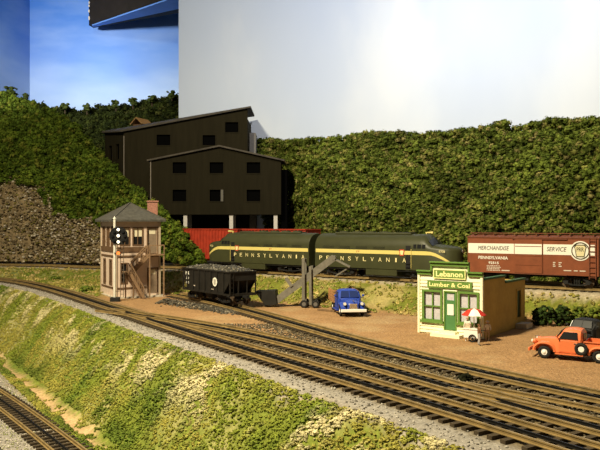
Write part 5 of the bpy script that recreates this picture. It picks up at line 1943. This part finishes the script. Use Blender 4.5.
# rear embankment and left strip
P, sm, sr = on_land(60000, (-52, 30, 42, 100), lambda p, z, a, b_: (b_ > 2.4) & (a < -2.2) & ((b_ < 8.2 - 3.2 * sstep(12, 19, p[:, 0])) | (p[:, 0] < -21)))
n1, n2 = fbm(P[:, 0], P[:, 1], 0.45, 96), fbm(P[:, 0], P[:, 1], 1.1, 98)
keep = (n2 > .36) & (RNG.random(len(P)) < .6)
P, n1, n2 = P[keep], n1[keep], n2[keep]
C = np.array([0.34, 0.29, 0.075])[None] + (np.array([0.17, 0.21, 0.03]) - np.array([0.34, 0.29, 0.075]))[None] * sstep(.4, .62, n1)[:, None]
C = C + (np.array([0.58, 0.44, 0.20]) - C) * sstep(.52, .68, n2)[:, None] * .7
C = C * (0.75 + .5 * RNG.random((len(C), 1)))
print('rear tufts', len(P))
g_ = scatter('embankment_grass', P + np.array([0, 0, .05]), RNG.uniform(0.08, 0.19, len(P)), C, GRASS, M_FOLI, 'stuff', LAND['rear_embankment'])
g_['label'] = 'olive grass on the raised embankment below the train'

# loose ballast: pale shoulder of the main track and chips between the tracks
P, sm, sr = on_land(52000, (-44, 13, 17, 90), lambda p, z, a, b_: (a > 1.25) & (a < 3.0))
st1 = P[:14000]
g_ = scatter('shoulder_gravel', st1 + np.array([0, 0, .02]), RNG.uniform(.025, .06, len(st1)), pick_cols(len(st1), [(.32, .30, .255), (.23, .21, .18), (.42, .39, .34), (.15, .135, .11)], None, .2), STONES, M_STONE, 'stuff', LAND['grass_bank'])
g_['label'] = 'pale grey gravel along the front of the main track'
P, sm, sr = on_land(70000, (-24, 18, 19, 62), lambda p, z, a, b_: (a > -9.5) & (a < -1.3))
dA = np.abs(sdist(P[:, :2], SIDING[::3]))
dB = np.abs(sdist(P[:, :2], SECOND[::3]))
inside = ((sdist(P[:, :2], SIDING[::3], (-30, 20)) > 1.2) | (dA < 1.4)) & (P[:, 1] < 53)
P = P[inside][:14000]
g_ = scatter('track_gravel', P + np.array([0, 0, .03]), RNG.uniform(.025, .07, len(P)), pick_cols(len(P), [(.10, .08, .05), (.06, .05, .032), (.20, .17, .12), (.32, .28, .20)], [5, 5, 2, .6], .25), STONES, M_STONE, 'stuff', LAND['dirt_yard'])
g_['label'] = 'dark oily gravel between the yard tracks'
P, sm, sr = on_land(40000, (-26, 0, 30, 66), lambda p, z, a, b_: (a > 9.0) & (z < -4.5) & ((7.5 - z) / p[:, 1] * F < 232))
P = P[:9000]
g_ = scatter('roadbed_gravel', P + np.array([0, 0, .02]), RNG.uniform(.03, .06, len(P)), pick_cols(len(P), [(.34, .31, .26), (.22, .20, .17), (.46, .42, .36), (.26, .28, .10)], None, .2), STONES, M_STONE, 'stuff', LAND['lower_roadbed'])
g_['label'] = 'grey gravel beside the lower tracks'

# coal spilt beside the hopper
n = 1500
t_ = RNG.random(n)
cx = -12.9 + 8.2 * t_ + RNG.normal(0, .55, n)
cy = 67.6 - 8.6 * t_ + RNG.normal(0, .55, n)
prof = np.exp(-((cx - (-12.9 + 8.2 * t_)) ** 2 + (cy - (67.6 - 8.6 * t_)) ** 2) / .5)
hgt = 0.45 * (1 - t_) ** .7 * prof
g_ = scatter('spilt_coal', np.stack([cx, cy, .03 + hgt * .8], 1), RNG.uniform(.04, .13, n), pick_cols(n, [(.045, .04, .028), (.09, .075, .05), (.2, .17, .12)], [4, 3, 1], .3), STONES, M_COAL, 'stuff', LAND['dirt_yard'])
g_['label'] = 'dark spilt coal along the siding beside the black hopper'

# shrubs one by one
def shrub(label, px_, py_, z_, wpx, hpx, pal, dens=90, group=None):
    D = (EYE - z_) * F / (py_ - 225)
    c = ray(px_, py_, D)
    t = thing('shrub', label, 'shrub', (c.x, c.y, gz(c.x, c.y) - .05), 0, group)
    w_, h_ = wpx * D / F / 2, hpx * D / F
    a = RNG.uniform(0, 2 * PI, dens)
    r_ = np.sqrt(RNG.random(dens))
    zz = RNG.random(dens)
    fall = np.sqrt(1 - .75 * zz ** 2)
    P = np.stack([w_ * r_ * fall * np.cos(a), w_ * r_ * fall * np.sin(a) * .8, h_ * (.1 + .8 * zz)], 1)
    scatter('leaves', P, RNG.uniform(.09, .2, dens) * (.7 + w_ * .4), pick_cols(dens, pal, None, .3), TUFT, M_FOLI, None, t)
    MB().cyl((0, 0, 0), (0, 0, h_ * .6), .07, 6, .03).build('stem', M_BARK, t)
    return t


DK = [(0.025, 0.045, 0.010), (0.045, 0.075, 0.014), (0.018, 0.03, 0.008)]
MD = [(0.09, 0.13, 0.018), (0.13, 0.16, 0.025), (0.06, 0.09, 0.014)]
for lab, a, b_, z_, w_, h_, pal in (('dark shrub at the back corner of the store', 539, 321.5, .25, 15, 19, DK), ('dark shrub in the middle of the row behind the dirt yard', 548, 322, .3, 19, 22, DK),
                                    ('dark shrub left of the black pickup cab', 563, 321, .35, 19, 22, DK), ('light green shrub above the black pickup', 578, 317, .6, 18, 20, MD),
                                    ('light green shrub at the right picture edge', 596, 314, .8, 21, 20, MD), ('green shrub against the left wall of the signal tower', 95, 262, 1.6, 12, 19, MD),
                                    ('low green shrub left of the signal tower base', 86, 291, .3, 15, 6, MD), ('low green shrub in the grass by the main track at far left', 56, 279, .7, 13, 4.5, MD)):
    shrub(lab, a, b_, z_, w_, h_, pal)
c = ray(555, 301, 55.5)
ps = MB().ell((0, 0, .1), (.48, .35, .24), 10, 6)
o = ps.build('boulder', mat('pale_stone', (0.60, 0.52, 0.36), 0.9, var=.2), None, True, (c.x, c.y, gz(c.x, c.y)))
tag(o, 'pale stone on the embankment under the boxcar', 'stone')
# low dark weed clump between the siding and the middle track, and a plank by the conveyor
t = shrub('low black weed clump between the siding and middle track', 465, 379.5, 0.05, 13, 7, [(0.008, 0.009, 0.004), (0.015, 0.016, 0.007)], 70)
c1, c2 = on_z(318, 309.5, .1), on_z(335, 311.0, .1)
o = MB().bar((0, 0, 0), tuple(c2 - c1), .22, .14).build('wooden_plank', mat('plank_wood', (0.16, 0.10, 0.05), 0.85, var=.3), None, loc=c1)
tag(o, 'dark wooden plank lying on the dirt between conveyor and blue truck', 'plank')
